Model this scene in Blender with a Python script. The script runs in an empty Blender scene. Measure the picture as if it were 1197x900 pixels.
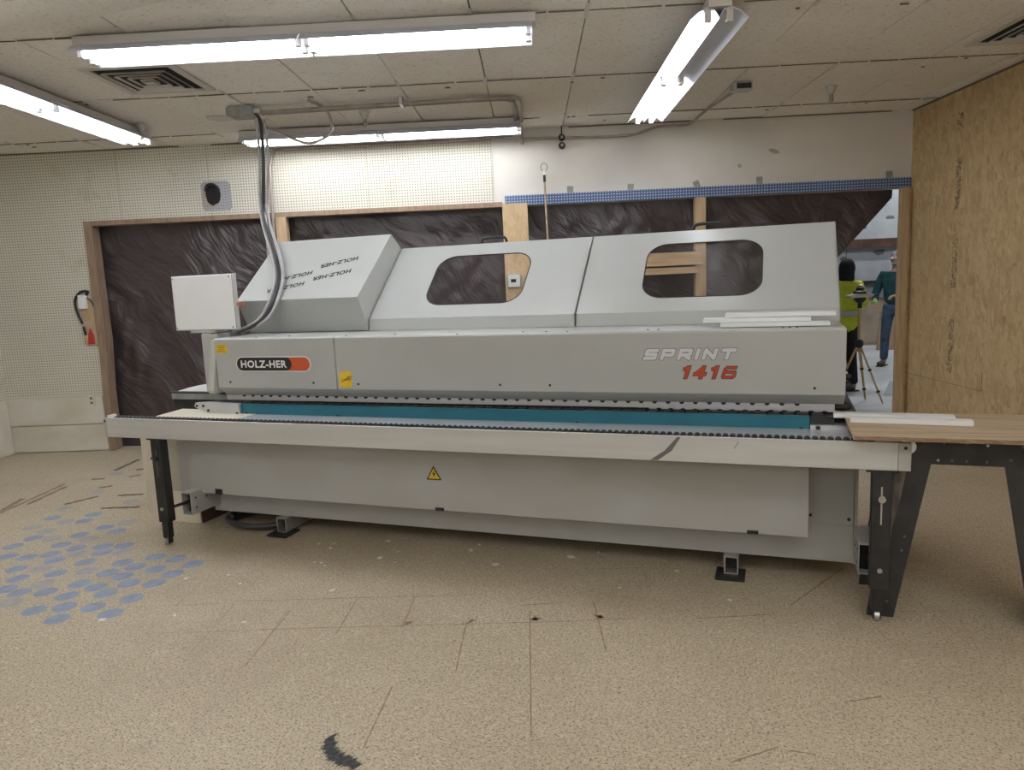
import bpy, bmesh, math, random
from mathutils import Vector, Matrix, noise
random.seed(7)
S = bpy.context.scene
COL = S.collection
PI = math.pi
YM = 0.322228                       # heading of the machine against the room
MU = Vector((math.cos(YM), -math.sin(YM), 0)); MV = Vector((math.sin(YM), math.cos(YM), 0))
def W(u, v, z): return MU*u + MV*v + Vector((0, 0, z))
H = 2.845; YW = 6.92; XL = -5.15; XR = 3.5

# ------------------------------------------------------------ materials
def mat(name, col, rough=.6, metal=0., var=0., scale=8., stretch=(1,1,1), bump=0., bscale=None, col2=None, detail=4., coat=0., spec=None):
    m = bpy.data.materials.new(name); m.use_nodes = True
    n = m.node_tree.nodes; l = m.node_tree.links; b = n['Principled BSDF']
    b.inputs['Roughness'].default_value = rough; b.inputs['Metallic'].default_value = metal
    if coat: b.inputs['Coat Weight'].default_value = coat
    if spec is not None: b.inputs['Specular IOR Level'].default_value = spec
    b.inputs['Base Color'].default_value = (*col, 1)
    if var or bump or col2:
        tc = n.new('ShaderNodeTexCoord'); mp = n.new('ShaderNodeMapping'); mp.inputs['Scale'].default_value = stretch
        l.new(tc.outputs['Object'], mp.inputs['Vector'])
        nz = n.new('ShaderNodeTexNoise'); nz.inputs['Scale'].default_value = scale; nz.inputs['Detail'].default_value = detail
        l.new(mp.outputs[0], nz.inputs['Vector'])
        if var or col2:
            r = n.new('ShaderNodeValToRGB'); r.color_ramp.elements[0].position = .35; r.color_ramp.elements[1].position = .65
            a = col2 if col2 else tuple(c*(1-var) for c in col)
            r.color_ramp.elements[0].color = (*a, 1)
            r.color_ramp.elements[1].color = (*(col if col2 else tuple(min(1, c*(1+var)) for c in col)), 1)
            l.new(nz.outputs['Fac'], r.inputs[0]); l.new(r.outputs[0], b.inputs['Base Color'])
        if bump:
            bp = n.new('ShaderNodeBump'); bp.inputs['Strength'].default_value = bump; bp.inputs['Distance'].default_value = .01
            if bscale:
                n2 = n.new('ShaderNodeTexNoise'); n2.inputs['Scale'].default_value = bscale; n2.inputs['Detail'].default_value = 3
                l.new(mp.outputs[0], n2.inputs['Vector']); l.new(n2.outputs['Fac'], bp.inputs['Height'])
            else: l.new(nz.outputs['Fac'], bp.inputs['Height'])
            l.new(bp.outputs[0], b.inputs['Normal'])
    return m
class NT:
    """tiny node helper"""
    def __init__(s, m): s.t = m.node_tree; s.n = s.t.nodes; s.l = s.t.links; s.b = s.n['Principled BSDF']
    def new(s, k, **kw):
        x = s.n.new(k)
        for a, v in kw.items(): setattr(x, a, v)
        return x
    def math(s, op, a, b=None):
        x = s.n.new('ShaderNodeMath'); x.operation = op
        for i, v in enumerate((a, b)):
            if v is None: continue
            if isinstance(v, (int, float)): x.inputs[i].default_value = v
            else: s.l.new(v, x.inputs[i])
        return x.outputs[0]
    def mix(s, f, a, b):
        x = s.n.new('ShaderNodeMix'); x.data_type = 'RGBA'
        for i, v in ((0, f), (6, a), (7, b)):
            if isinstance(v, (int, float)): x.inputs[i].default_value = v
            elif isinstance(v, tuple): x.inputs[i].default_value = (*v, 1)
            else: s.l.new(v, x.inputs[i])
        return x.outputs[2]
    def noise(s, vec, scale, detail=3, rough=.5):
        x = s.n.new('ShaderNodeTexNoise'); x.inputs['Scale'].default_value = scale; x.inputs['Detail'].default_value = detail
        x.inputs['Roughness'].default_value = rough; s.l.new(vec, x.inputs['Vector']); return x.outputs['Fac']
    def voro(s, vec, scale):
        x = s.n.new('ShaderNodeTexVoronoi'); x.inputs['Scale'].default_value = scale; s.l.new(vec, x.inputs['Vector']); return x
    def mapping(s, vec, sc=(1,1,1), rot=(0,0,0)):
        if any(rot):
            y = s.n.new('ShaderNodeMapping'); y.inputs['Rotation'].default_value = rot; s.l.new(vec, y.inputs['Vector']); vec = y.outputs[0]; rot = (0,0,0)
        x = s.n.new('ShaderNodeMapping'); x.inputs['Scale'].default_value = sc; x.inputs['Rotation'].default_value = rot
        s.l.new(vec, x.inputs['Vector']); return x.outputs[0]
    def step(s, v, lo, hi):
        x = s.n.new('ShaderNodeMapRange'); x.inputs[1].default_value = lo; x.inputs[2].default_value = hi; s.l.new(v, x.inputs[0]); return x.outputs[0]
    def bump(s, h, st=.3, d=.01):
        x = s.n.new('ShaderNodeBump'); x.inputs['Strength'].default_value = st; x.inputs['Distance'].default_value = d
        s.l.new(h, x.inputs['Height']); s.l.new(x.outputs[0], s.b.inputs['Normal'])

def m_floor():
    m = mat('vinyl_floor_tile', (.4,.33,.24), .55); t = NT(m)
    tc = t.new('ShaderNodeTexCoord'); o = tc.outputs['Object']
    base = t.mix(t.step(t.noise(o, 1.1, 5), .35, .7), (.475,.405,.29), (.535,.46,.335))
    # chip flecks, one direction per patch
    wob = t.noise(o, 6, 2)
    f1 = t.voro(t.mapping(o, (60,165,1), (0,0,.5)), 1.); f2 = t.voro(t.mapping(o, (165,66,1), (0,0,.35)), 1.)
    sel = t.step(wob, .46, .54)
    col = t.mix(t.math('MULTIPLY', t.step(f1.outputs['Color'], .55, .95), .75), base, (.68,.60,.45))
    col2 = t.mix(t.math('MULTIPLY', t.step(f2.outputs['Color'], .55, .95), .75), base, (.66,.58,.43))
    col = t.mix(sel, col, col2)
    dk = t.noise(t.mapping(o, (52,120,1), (0,0,.5)), 1.6, 3); col = t.mix(t.math('MULTIPLY', t.step(dk, .55, .65), .9), col, (.15,.10,.06))
    dk2 = t.noise(t.mapping(o, (120,48,1), (0,0,.2)), 1.5, 3); col = t.mix(t.math('MULTIPLY', t.step(dk2, .57, .67), .75), col, (.17,.12,.075))
    col = t.mix(t.math('MULTIPLY', t.step(t.noise(o, .9, 6, .65), .50, .70), .38), col, (.27,.20,.13))
    # tile joints, worn and only partly visible
    sp = t.new('ShaderNodeSeparateXYZ'); t.l.new(o, sp.inputs[0])
    def joint(c, off):
        f = t.math('FRACT', t.math('DIVIDE', t.math('SUBTRACT', c, off), .285))
        d = t.math('ABSOLUTE', t.math('SUBTRACT', f, .5)); return t.step(d, .490, .497)
    j = t.math('MAXIMUM', joint(sp.outputs[0], -.34), joint(sp.outputs[1], 3.01))
    vis = t.step(t.noise(o, .8, 3), .54, .66)
    col = t.mix(t.math('MULTIPLY', t.math('MULTIPLY', j, vis), .75), col, (.17,.12,.085))
    t.l.new(col, t.b.inputs['Base Color']); t.bump(t.noise(o, 60, 3), .12, .003)
    return m
def m_peg(name, base, var, hole, axes=(0, 2), pitch=.0254, r=.15, dirt=(.42,.35,.22)):
    m = mat(name, base, .55); t = NT(m)
    tc = t.new('ShaderNodeTexCoord'); o = tc.outputs['Object']; sp = t.new('ShaderNodeSeparateXYZ'); t.l.new(o, sp.inputs[0])
    d2 = None
    for a in axes:
        f = t.math('SUBTRACT', t.math('FRACT', t.math('DIVIDE', sp.outputs[a], pitch)), .5)
        q = t.math('MULTIPLY', f, f); d2 = q if d2 is None else t.math('ADD', d2, q)
    h = t.math('SUBTRACT', 1., t.step(t.math('SQRT', d2), r, r+.09))
    col = t.mix(t.step(t.noise(o, 1.3, 4), .35, .7), tuple(c*(1-var) for c in base), base)
    col = t.mix(t.math('MULTIPLY', t.step(t.noise(o, 3.1, 6, .7), .60, .75), .5), col, dirt)
    t.l.new(t.mix(h, col, hole), t.b.inputs['Base Color'])
    return m
def m_ceiling():
    m = mat('fissured_ceiling_tile', (.5,.46,.4), .9); t = NT(m)
    tc = t.new('ShaderNodeTexCoord'); o = tc.outputs['Object']
    col = t.mix(t.step(t.noise(o, .7, 5), .35, .68), (.82,.79,.74), (.89,.87,.835))
    col = t.mix(t.math('MULTIPLY', t.step(t.noise(o, .55, 4), .55, .75), .5), col, (.66,.56,.40))
    fis = t.noise(t.mapping(o, (30,75,1)), 1.2, 4, .6)
    col = t.mix(t.math('MULTIPLY', t.step(fis, .60, .68), .7), col, (.30,.25,.20))
    pin = t.voro(o, 42); col = t.mix(t.math('MULTIPLY', t.math('SUBTRACT', 1., t.step(pin.outputs['Distance'], .10, .2)), .4), col, (.2,.17,.14))
    t.l.new(col, t.b.inputs['Base Color']); t.bump(fis, .25, .004)
    return m
def m_osb(name, a, b, c, band=False, axis=(0,1,2)):
    m = mat(name, a, .75); t = NT(m)
    tc = t.new('ShaderNodeTexCoord'); o = tc.outputs['Object']
    warp = t.new('ShaderNodeVectorMath', operation='ADD'); wn = t.new('ShaderNodeTexNoise'); wn.inputs['Scale'].default_value = 5
    t.l.new(o, wn.inputs['Vector']); sc = t.new('ShaderNodeVectorMath', operation='SCALE'); sc.inputs['Scale'].default_value = .12
    t.l.new(wn.outputs['Color'], sc.inputs[0]); t.l.new(o, warp.inputs[0]); t.l.new(sc.outputs[0], warp.inputs[1])
    v1 = t.voro(t.mapping(warp.outputs[0], (26,26,12)), 1.); v2 = t.voro(t.mapping(warp.outputs[0], (60,60,16), (.5,0,.5)), 1.)
    col = t.mix(t.step(v1.outputs['Color'], .1, .9), a, b)
    col = t.mix(t.math('MULTIPLY', t.step(v2.outputs['Color'], .5, 1.), .5), col, c)
    st = t.noise(t.mapping(warp.outputs[0], (26,26,7)), 1., 5, .65)
    col = t.mix(t.math('MULTIPLY', t.step(st, .60, .70), .55), col, tuple(x*.42 for x in a))
    col = t.mix(t.math('MULTIPLY', t.step(t.noise(o, .9, 4), .45, .7), .35), col, tuple(x*.66 for x in a))
    t.l.new(col, t.b.inputs['Base Color']); t.bump(st, .2, .003)
    return m
def m_emit(name, col, s):
    m = bpy.data.materials.new(name); m.use_nodes = True; n = m.node_tree.nodes; n.clear()
    e = n.new('ShaderNodeEmission'); e.inputs[0].default_value = (*col, 1); e.inputs[1].default_value = s
    o = n.new('ShaderNodeOutputMaterial'); m.node_tree.links.new(e.outputs[0], o.inputs[0]); return m
def m_tarp():
    m = mat('dark_plastic_sheet', (.070,.052,.058), .34, spec=.7); t = NT(m)
    tc = t.new('ShaderNodeTexCoord'); o = tc.outputs['Object']
    wn = t.new('ShaderNodeTexNoise'); wn.inputs['Scale'].default_value = 1.3; t.l.new(o, wn.inputs['Vector']); sc = t.new('ShaderNodeVectorMath', operation='SCALE'); sc.inputs['Scale'].default_value = .5
    t.l.new(wn.outputs['Color'], sc.inputs[0]); ad = t.new('ShaderNodeVectorMath', operation='ADD'); t.l.new(o, ad.inputs[0]); t.l.new(sc.outputs[0], ad.inputs[1]); o = ad.outputs[0]
    a = t.noise(t.mapping(o, (8,1,1.3), (0,.6,0)), 1.5, 3, .5); b = t.noise(t.mapping(o, (1.5,1,7), (0,-.5,0)), 1.6, 3, .5)
    c = t.noise(t.mapping(o, (14,1,2.5), (0,.85,0)), 1.6, 4, .55)
    h = t.math('ADD', t.math('MULTIPLY', a, 1.5), t.math('ADD', b, t.math('MULTIPLY', c, .4)))
    t.l.new(t.mix(t.step(a, .3, .7), (.040,.029,.032), (.058,.043,.047)), t.b.inputs['Base Color'])
    t.bump(h, .6, .022); return m
def m_glass():
    m = bpy.data.materials.new('clear_acrylic'); m.use_nodes = True; n = m.node_tree.nodes; l = m.node_tree.links; n.clear()
    tr = n.new('ShaderNodeBsdfTransparent'); tr.inputs[0].default_value = (.97,.965,.96,1)
    g = n.new('ShaderNodeBsdfGlossy'); g.inputs['Roughness'].default_value = .3; g.inputs[0].default_value = (.9,.9,.9,1)
    mx = n.new('ShaderNodeMixShader'); mx.inputs[0].default_value = .01; o = n.new('ShaderNodeOutputMaterial')
    l.new(tr.outputs[0], mx.inputs[1]); l.new(g.outputs[0], mx.inputs[2]); l.new(mx.outputs[0], o.inputs[0]); return m

M = dict(
 floor=m_floor(), ceiling=m_ceiling(),
 peg=m_peg('pegboard_cream', (.66,.64,.55), .08, (.07,.06,.05)),
 pegl=m_peg('pegboard_cream_side', (.66,.64,.55), .08, (.07,.06,.05), (1,2)),
 bluepeg=m_peg('blue_perforated_strip', (.075,.15,.33), .25, (.60,.62,.64), (0,2), .0254, .18, (.04,.09,.22)),
 greypatch=m_peg('grey_perforated_plate', (.36,.36,.38), .1, (.13,.12,.12), dirt=(.3,.3,.3)),
 wall=mat('painted_wall', (.66,.635,.585), .7, var=.06, scale=1.5),
 board=mat('scuffed_white_board', (.68,.66,.60), .55, scale=5, col2=(.58,.54,.45), detail=8, stretch=(.5,1,1)),
 osb=m_osb('oriented_strand_board', (.46,.32,.155), (.60,.44,.24), (.73,.57,.35)),
 osb2=m_osb('oriented_strand_board_post', (.55,.39,.22), (.64,.48,.29), (.70,.55,.36)),
 lumber=mat('pine_lumber', (.52,.385,.24), .7, scale=5, stretch=(8,8,.6), col2=(.42,.29,.165), bump=.1),
 lumberh=mat('pine_lumber_flat', (.54,.40,.25), .7, scale=5, stretch=(.6,8,8), col2=(.43,.29,.16)),
 oldwood=mat('weathered_trim', (.32,.235,.165), .8, scale=6, stretch=(5,5,.8), col2=(.24,.16,.11), bump=.2),
 ply=mat('worn_plywood', (.52,.41,.28), .7, scale=5, stretch=(.6,11,11), col2=(.36,.27,.175), detail=8),
 plyedge=mat('plywood_edge', (.26,.17,.10), .8, var=.3, scale=30, stretch=(1,1,6)),
 brownboard=mat('dark_brown_board', (.10,.055,.04), .7, var=.2, scale=9),
 tarp=m_tarp(), glass=m_glass(),
 grey=mat('light_grey_paint', (.415,.425,.41), .42, var=.03, scale=2.5),
 grey2=mat('light_grey_paint_hood', (.445,.46,.445), .30, var=.02, scale=2),
 greyd=mat('grey_paint_lower', (.44,.45,.445), .5, scale=2.2, stretch=(1,1,2), col2=(.41,.405,.38), detail=6),
 alu=mat('brushed_aluminium_rail', (.58,.585,.58), .42, .3, var=.05, scale=3, stretch=(.4,2,8)),
 alu2=mat('milled_steel_bed', (.62,.63,.66), .35, .5, var=.05, scale=6),
 endcap=mat('grey_end_cap', (.43,.43,.39), .5, var=.05, scale=5),
 white=mat('white_laminate', (.80,.82,.83), .4, var=.02, scale=4),
 cream=mat('cream_laminate', (.70,.64,.53), .5, var=.05, scale=3),
 teal=mat('teal_enamel', (.012,.135,.19), .45, var=.06, scale=4),
 black=mat('black_rubber', (.018,.018,.018), .6, var=.2, scale=9),
 blackm=mat('black_painted_metal', (.030,.030,.032), .45, .2, var=.3, scale=14, bump=.05),
 blackply=mat('black_phenolic_plywood', (.022,.023,.026), .38, scale=7, col2=(.045,.045,.048), detail=7, bump=.05),
 roughedge=mat('torn_plywood_face', (.17,.155,.13), .9, scale=9, stretch=(4,4,.8), col2=(.08,.07,.06), bump=.5),
 steel=mat('zinc_steel', (.55,.55,.54), .35, .8, var=.1, scale=12),
 greensteel=mat('grey_green_box', (.29,.31,.29), .5, .2, var=.15, scale=14),
 conduit=mat('steel_conduit', (.36,.32,.29), .45, .4, var=.12, scale=12),
 cable=mat('black_cable', (.045,.045,.05), .4, var=.1, scale=14),
 cableg=mat('grey_cable', (.36,.35,.35), .45, var=.1, scale=14),
 yellow=mat('yellow_sticker', (.75,.52,.03), .5, var=.08, scale=40),
 ink=mat('black_ink', (.012,.012,.012), .5), stamp=mat('faded_stamp_ink', (.20,.15,.095), .7), inkbrown=mat('brown_ink', (.25,.13,.02), .6), inkgrey=mat('grey_ink', (.13,.13,.13), .5),
 logowhite=mat('white_print', (.75,.75,.73), .5), logoorange=mat('orange_print', (.55,.095,.03), .5), logored=mat('red_print', (.46,.055,.018), .5),
 silver=mat('silver_print', (.60,.61,.64), .4), blue=mat('blue_adhesive', (.26,.31,.42), .6, var=.12, scale=16),
 bluef=mat('faded_blue_adhesive', (.36,.35,.36), .6, var=.1, scale=16),
 darkstrip=mat('dark_tape_residue', (.13,.085,.06), .7, var=.3, scale=20, stretch=(1,1,1)), brownstrip=mat('brown_residue', (.27,.19,.125), .7, var=.2, scale=20),
 smudge=mat('black_floor_smudge', (.045,.045,.048), .7, var=.5, scale=60),
 chip=mat('white_chip', (.78,.76,.72), .6), lampw=mat('white_lamp_enamel', (.62,.59,.56), .4), reflector=mat('lamp_reflector', (.62,.65,.74), .3),
 lamp=m_emit('fluorescent_tube_glow', (.975, .985, 1.), 25.), lampfar=m_emit('high_bay_glow', (.95, .98, 1.), 60.),
 tubeoff=mat('unlit_tube', (.62,.66,.74), .25), joint=mat('dark_joint', (.17,.13,.10), .9), dark=mat('dark_void', (.012,.011,.011), .9), plenum=mat('dark_plenum', (.05,.04,.035), .9),
 red=mat('red_plastic', (.42,.03,.015), .5), orange=mat('orange_plastic', (.55,.10,.03), .5), gluetan=mat('faded_glue', (.46,.44,.36), .6), tan=mat('tan_putty', (.45,.35,.25), .8, var=.1, scale=10),
 concrete=mat('bright_concrete', (.50,.51,.52), .6, var=.12, scale=1.2, detail=6), farwall=mat('scuffed_insulation_panel', (.42,.44,.46), .7, scale=1.8, col2=(.30,.31,.33), detail=7),
 rust=mat('rusty_girt', (.075,.035,.022), .8, var=.3, scale=6), farwood=mat('faded_cabinet', (.34,.27,.20), .7, var=.2, scale=3),
 skin=mat('skin', (.50,.29,.20), .6, var=.05, scale=20), hivis=mat('high_visibility_fabric', (.56,.60,.04), .8, var=.12, scale=14, bump=.4, bscale=18),
 reflect=mat('reflective_tape', (.42,.44,.46), .4), navy=mat('dark_navy_knit', (.012,.012,.018), .9, var=.2, scale=14), blackcloth=mat('black_cloth', (.015,.015,.018), .9, var=.2, scale=14, bump=.3, bscale=20),
 tealcloth=mat('dark_teal_shirt', (.014,.065,.075), .9, var=.2, scale=14, bump=.4, bscale=16), denim=mat('blue_denim', (.085,.125,.20), .9, scale=12, col2=(.05,.075,.13), bump=.3),
 shoe=mat('brown_leather', (.10,.075,.06), .7, var=.2, scale=20), hair=mat('grey_hair', (.32,.30,.28), .8, var=.3, scale=60), glove=mat('green_glove', (.22,.55,.12), .8, var=.1, scale=20),
 redglove=mat('red_glove', (.33,.035,.02), .8, var=.1, scale=20), lens=mat('safety_lens', (.75,.77,.80), .1), tripodwood=mat('varnished_wood_leg', (.62,.42,.17), .45, scale=8, stretch=(6,6,.8), col2=(.5,.32,.11)),
 instr=mat('cream_plastic', (.60,.54,.40), .5, var=.08, scale=9), cardboard=mat('cardboard', (.42,.29,.18), .8, var=.08, scale=5),
)

# ------------------------------------------------------------ mesh helpers
class MB:
    def __init__(s, org=Vector((0,0,0))): s.v = []; s.f = []; s.m = []; s.o = Vector(org)
    def add(s, vs, fs, mi=0):
        k = len(s.v); s.v += [Vector(p) for p in vs]
        for f in fs: s.f.append([i+k for i in f]); s.m.append(mi)
        return s
    def box(s, x0, x1, y0, y1, z0, z1, mi=0):
        vs = [(x,y,z) for z in (z0,z1) for y in (y0,y1) for x in (x0,x1)]
        return s.add(vs, [(0,2,3,1),(4,5,7,6),(0,1,5,4),(2,6,7,3),(0,4,6,2),(1,3,7,5)], mi)
    def prism(s, prof, a0, a1, axis=0, mi=0):
        """profile in the other two axes, extruded along axis"""
        n = len(prof); vs = []
        for a in (a0, a1):
            for p, q in prof: vs.append((a,p,q) if axis == 0 else (p,a,q) if axis == 1 else (p,q,a))
        fs = [tuple(range(n))[::-1], tuple(range(n, 2*n))] + [(i, (i+1)%n, n+(i+1)%n, n+i) for i in range(n)]
        return s.add(vs, fs, mi)
    def cyl(s, p0, p1, r, seg=16, r1=None, mi=0):
        p0 = Vector(p0); p1 = Vector(p1); d = (p1-p0).normalized(); a = d.orthogonal().normalized(); b = d.cross(a)
        r1 = r if r1 is None else r1; vs = []
        for p, rr in ((p0, r), (p1, r1)):
            for i in range(seg): t = 2*PI*i/seg; vs.append(p + a*math.cos(t)*rr + b*math.sin(t)*rr)
        fs = [tuple(range(seg))[::-1], tuple(range(seg, 2*seg))] + [(i, (i+1)%seg, seg+(i+1)%seg, seg+i) for i in range(seg)]
        return s.add(vs, fs, mi)
    def tube(s, pts, r, seg=8, mi=0, smooth=4):
        P = [Vector(p) for p in pts]
        if smooth and len(P) > 2:
            Q = []
            for i in range(len(P)-1):
                a = P[max(i-1,0)]; b = P[i]; c = P[i+1]; d = P[min(i+2,len(P)-1)]
                for k in range(smooth):
                    t = k/smooth; Q.append(.5*((2*b)+(c-a)*t+(2*a-5*b+4*c-d)*t*t+(3*b-a-3*c+d)*t**3))
            Q.append(P[-1]); P = Q
        up = None; rings = []
        for i, p in enumerate(P):
            d = (P[min(i+1,len(P)-1)]-P[max(i-1,0)]).normalized()
            a = d.orthogonal().normalized() if up is None else (up - d*up.dot(d)).normalized()
            up = a; b = d.cross(a)
            rings.append([p + a*math.cos(2*PI*k/seg)*r + b*math.sin(2*PI*k/seg)*r for k in range(seg)])
        vs = [q for R_ in rings for q in R_]; n = len(rings)
        fs = [(j*seg+i, j*seg+(i+1)%seg, (j+1)*seg+(i+1)%seg, (j+1)*seg+i) for j in range(n-1) for i in range(seg)]
        fs += [tuple(range(seg))[::-1], tuple(range((n-1)*seg, n*seg))]
        return s.add(vs, fs, mi)
    def lathe(s, c, prof, seg=24, mi=0, axis='z'):
        c = Vector(c); vs = []
        for r, h in prof:
            for i in range(seg):
                t = 2*PI*i/seg; x, y = r*math.cos(t), r*math.sin(t)
                vs.append(c + (Vector((x,y,h)) if axis == 'z' else Vector((x,h,y))))
        n = len(prof)
        fs = [(j*seg+i, j*seg+(i+1)%seg, (j+1)*seg+(i+1)%seg, (j+1)*seg+i) for j in range(n-1) for i in range(seg)]
        fs += [tuple(range(seg))[::-1], tuple(range((n-1)*seg, n*seg))]
        return s.add(vs, fs, mi)
    def ell(s, c, r, seg=16, rings=10, mi=0):
        c = Vector(c); prof = [(math.sin(PI*j/rings), -math.cos(PI*j/rings)) for j in range(rings+1)]
        vs = [c + Vector((r[0]*max(a,.001)*math.cos(2*PI*i/seg), r[1]*max(a,.001)*math.sin(2*PI*i/seg), r[2]*b)) for a, b in prof for i in range(seg)]
        fs = [(j*seg+i, j*seg+(i+1)%seg, (j+1)*seg+(i+1)%seg, (j+1)*seg+i) for j in range(rings) for i in range(seg)]
        return s.add(vs, fs, mi)
    def obj(s, name, mats, parent=None, bevel=0., smooth=False, label=None, mesh_only=False):
        me = bpy.data.meshes.new(name); me.from_pydata([p - s.o for p in s.v], [], s.f)
        for q in (mats if isinstance(mats, (list, tuple)) else [mats]): me.materials.append(M[q])
        for p, i in zip(me.polygons, s.m): p.material_index = i
        bm = bmesh.new(); bm.from_mesh(me); bmesh.ops.recalc_face_normals(bm, faces=bm.faces); bm.to_mesh(me); bm.free()
        if smooth:
            me.polygons.foreach_set('use_smooth', [True]*len(me.polygons)); me.set_sharp_from_angle(angle=math.radians(38))
        o = bpy.data.objects.new(name, me); COL.objects.link(o)
        if parent: o.parent = parent
        if bevel:
            b = o.modifiers.new('bevel', 'BEVEL'); b.width = bevel; b.segments = 2; b.limit_method = 'ANGLE'; b.angle_limit = math.radians(40)
        if label: o['label'] = label
        return o
def tag(o, label, cat, group=None):
    o['label'] = label; o['category'] = cat
    if group: o['group'] = group
    return o
def root(name, loc, label, cat, rz=0., group=None):
    o = bpy.data.objects.new(name, None); COL.objects.link(o); o.location = loc; o.rotation_euler = (0,0,rz); o.empty_display_size = .1
    return tag(o, label, cat, group)
def struct(o): o['kind'] = 'structure'; return o
def single(mb, name, mats, label, cat, origin=None, rz=0., group=None, bevel=0., smooth=False):
    if origin is not None: mb.o = Vector(origin)
    o = mb.obj(name, mats, bevel=bevel, smooth=smooth)
    if origin is not None: o.location = Vector(origin) if not rz else W(*origin)
    o.rotation_euler = (0,0,rz); return tag(o, label, cat, group)
def text_mesh(s, offset=0., shear=0., sp=None):
    c = bpy.data.curves.new('t', 'FONT'); c.space_character = 1.0+(offset if sp is None else sp)*3; c.body = s; c.offset = offset; c.shear = shear; c.resolution_u = 3
    o = bpy.data.objects.new('t', c); COL.objects.link(o); bpy.context.view_layer.update()
    me = bpy.data.meshes.new_from_object(o.evaluated_get(bpy.context.evaluated_depsgraph_get()))
    bpy.data.objects.remove(o); bpy.data.curves.remove(c); return me
def lettering(name, s, org, c, ax, up, w, h, mt, parent, offset=0., shear=0., lift=.0012, ref=None, sp=None):
    """flat lettering: centre c, width w along ax, height h along up (unit vectors)"""
    me = text_mesh(s, offset, shear, sp); rf = me if ref is None else ref
    xs = [v.co.x for v in rf.vertices]; ys = [v.co.y for v in rf.vertices]
    x0, x1, y0, y1 = min(xs), max(xs), min(ys), max(ys)
    ax = Vector(ax); up = Vector(up); nrm = ax.cross(up)
    for v in me.vertices:
        p = Vector(c) + ax*((v.co.x-(x0+x1)/2)/(x1-x0)*w) + up*((v.co.y-(y0+y1)/2)/(y1-y0)*h) + nrm*lift
        v.co = p - Vector(org)
    me.name = name; me.materials.append(M[mt]); o = bpy.data.objects.new(name, me); COL.objects.link(o); o.parent = parent
    return o

# ------------------------------------------------------------ setting
mb = MB(); mb.box(XL-.1, XR+.1, -4.2, YW+.12, -.1, 0)
SPOTS = [(-3.35, 4.76), (-3.36, 4.57), (-3.09, 4.81), (-3.07, 4.67), (-3.2, 4.48), (-3.2, 4.35), (-2.92, 4.38), (-2.84, 4.52), (-2.71, 4.43), (-3.07, 4.33), (-3.23, 4.21), (-2.93, 4.21), (-2.79, 4.14), (-2.64, 4.16), (-2.81, 4.3), (-2.51, 4.16), (-3.14, 4.04), (-3.0, 4.01), (-2.89, 4.05), (-2.8, 3.95), (-2.72, 4.04), (-2.58, 4.05), (-2.46, 4.05), (-2.94, 3.83), (-2.59, 3.9), (-2.79, 3.82), (-2.36, 3.88), (-2.21, 3.95), (-2.07, 3.91), (-1.93, 3.82), (-2.5, 3.77), (-2.66, 3.75), (-2.36, 3.73), (-2.25, 3.81), (-2.11, 3.76), (-1.98, 3.69), (-2.83, 3.69), (-2.25, 3.68), (-2.64, 3.61), (-2.43, 3.59), (-2.16, 3.58), (-2.02, 3.57), (-2.8, 3.55), (-2.69, 3.5), (-2.55, 3.5), (-2.31, 3.54), (-2.21, 3.46), (-2.4, 3.44), (-2.65, 3.38), (-2.04, 3.39), (-2.33, 3.31), (-2.18, 3.3), (-2.46, 3.28), (-2.05, 3.22), (-2.28, 3.18), (-3.41, 5.39), (-3.58, 5.95), (-2.99, 5.1), (-2.74, 4.6), (-3.41, 4.99), (-3.2, 4.67)]
FADED = {9, 14, 20, 22, 25, 30, 38, 48, 55, 56, 57, 58, 59, 60, 1, 4}
for i, (x, y) in enumerate(SPOTS):
    n = 22; r = .056
    vs = [(x+r*math.cos(2*PI*k/n)*(1+.03*math.sin(3*k+i)), y+r*math.sin(2*PI*k/n)*(1+.03*math.cos(2*k+i)), .0008) for k in range(n)]
    mb.add(vs, [tuple(range(n))], 2 if i in FADED else 1)
def floor_strip(a, b, w, mi):
    a = Vector((*a, .0007)); b = Vector((*b, .0007)); d = (b-a).normalized(); p = Vector((-d.y, d.x, 0))*w/2
    n = 8; vs = []
    for k in range(n+1):
        q = a.lerp(b, k/n); j = 1+.25*math.sin(k*2.3+a.x*9); vs += [q+p*j, q-p*j]
    mb.add(vs, [(2*k, 2*k+1, 2*k+3, 2*k+2) for k in range(n)], mi)
for (a, b), w, mi in zip([[(-3.66, 6.06), (-3.66, 6.47)], [(-3.7, 5.79), (-3.59, 5.79)], [(-3.47, 5.51), (-3.39, 5.56)], [(-3.4, 5.82), (-3.33, 5.88)], [(-3.18, 5.27), (-2.99, 5.28)], [(-3.12, 4.95), (-2.84, 4.95)], [(-3.47, 6.06), (-3.42, 6.09)], [(-3.86, 4.95), (-3.92, 5.28)], [(-3.77, 5.11), (-3.78, 5.59)], [(-3.83, 4.91), (-3.85, 5.67)], [(-3.47, 5.08), (-3.33, 5.27)]],
        (.04,.035,.035,.035,.04,.035,.05,.04,.04,.03,.035), (3,3,3,3,3,3,3,4,4,4,3)): floor_strip(a, b, w, mi)
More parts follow.
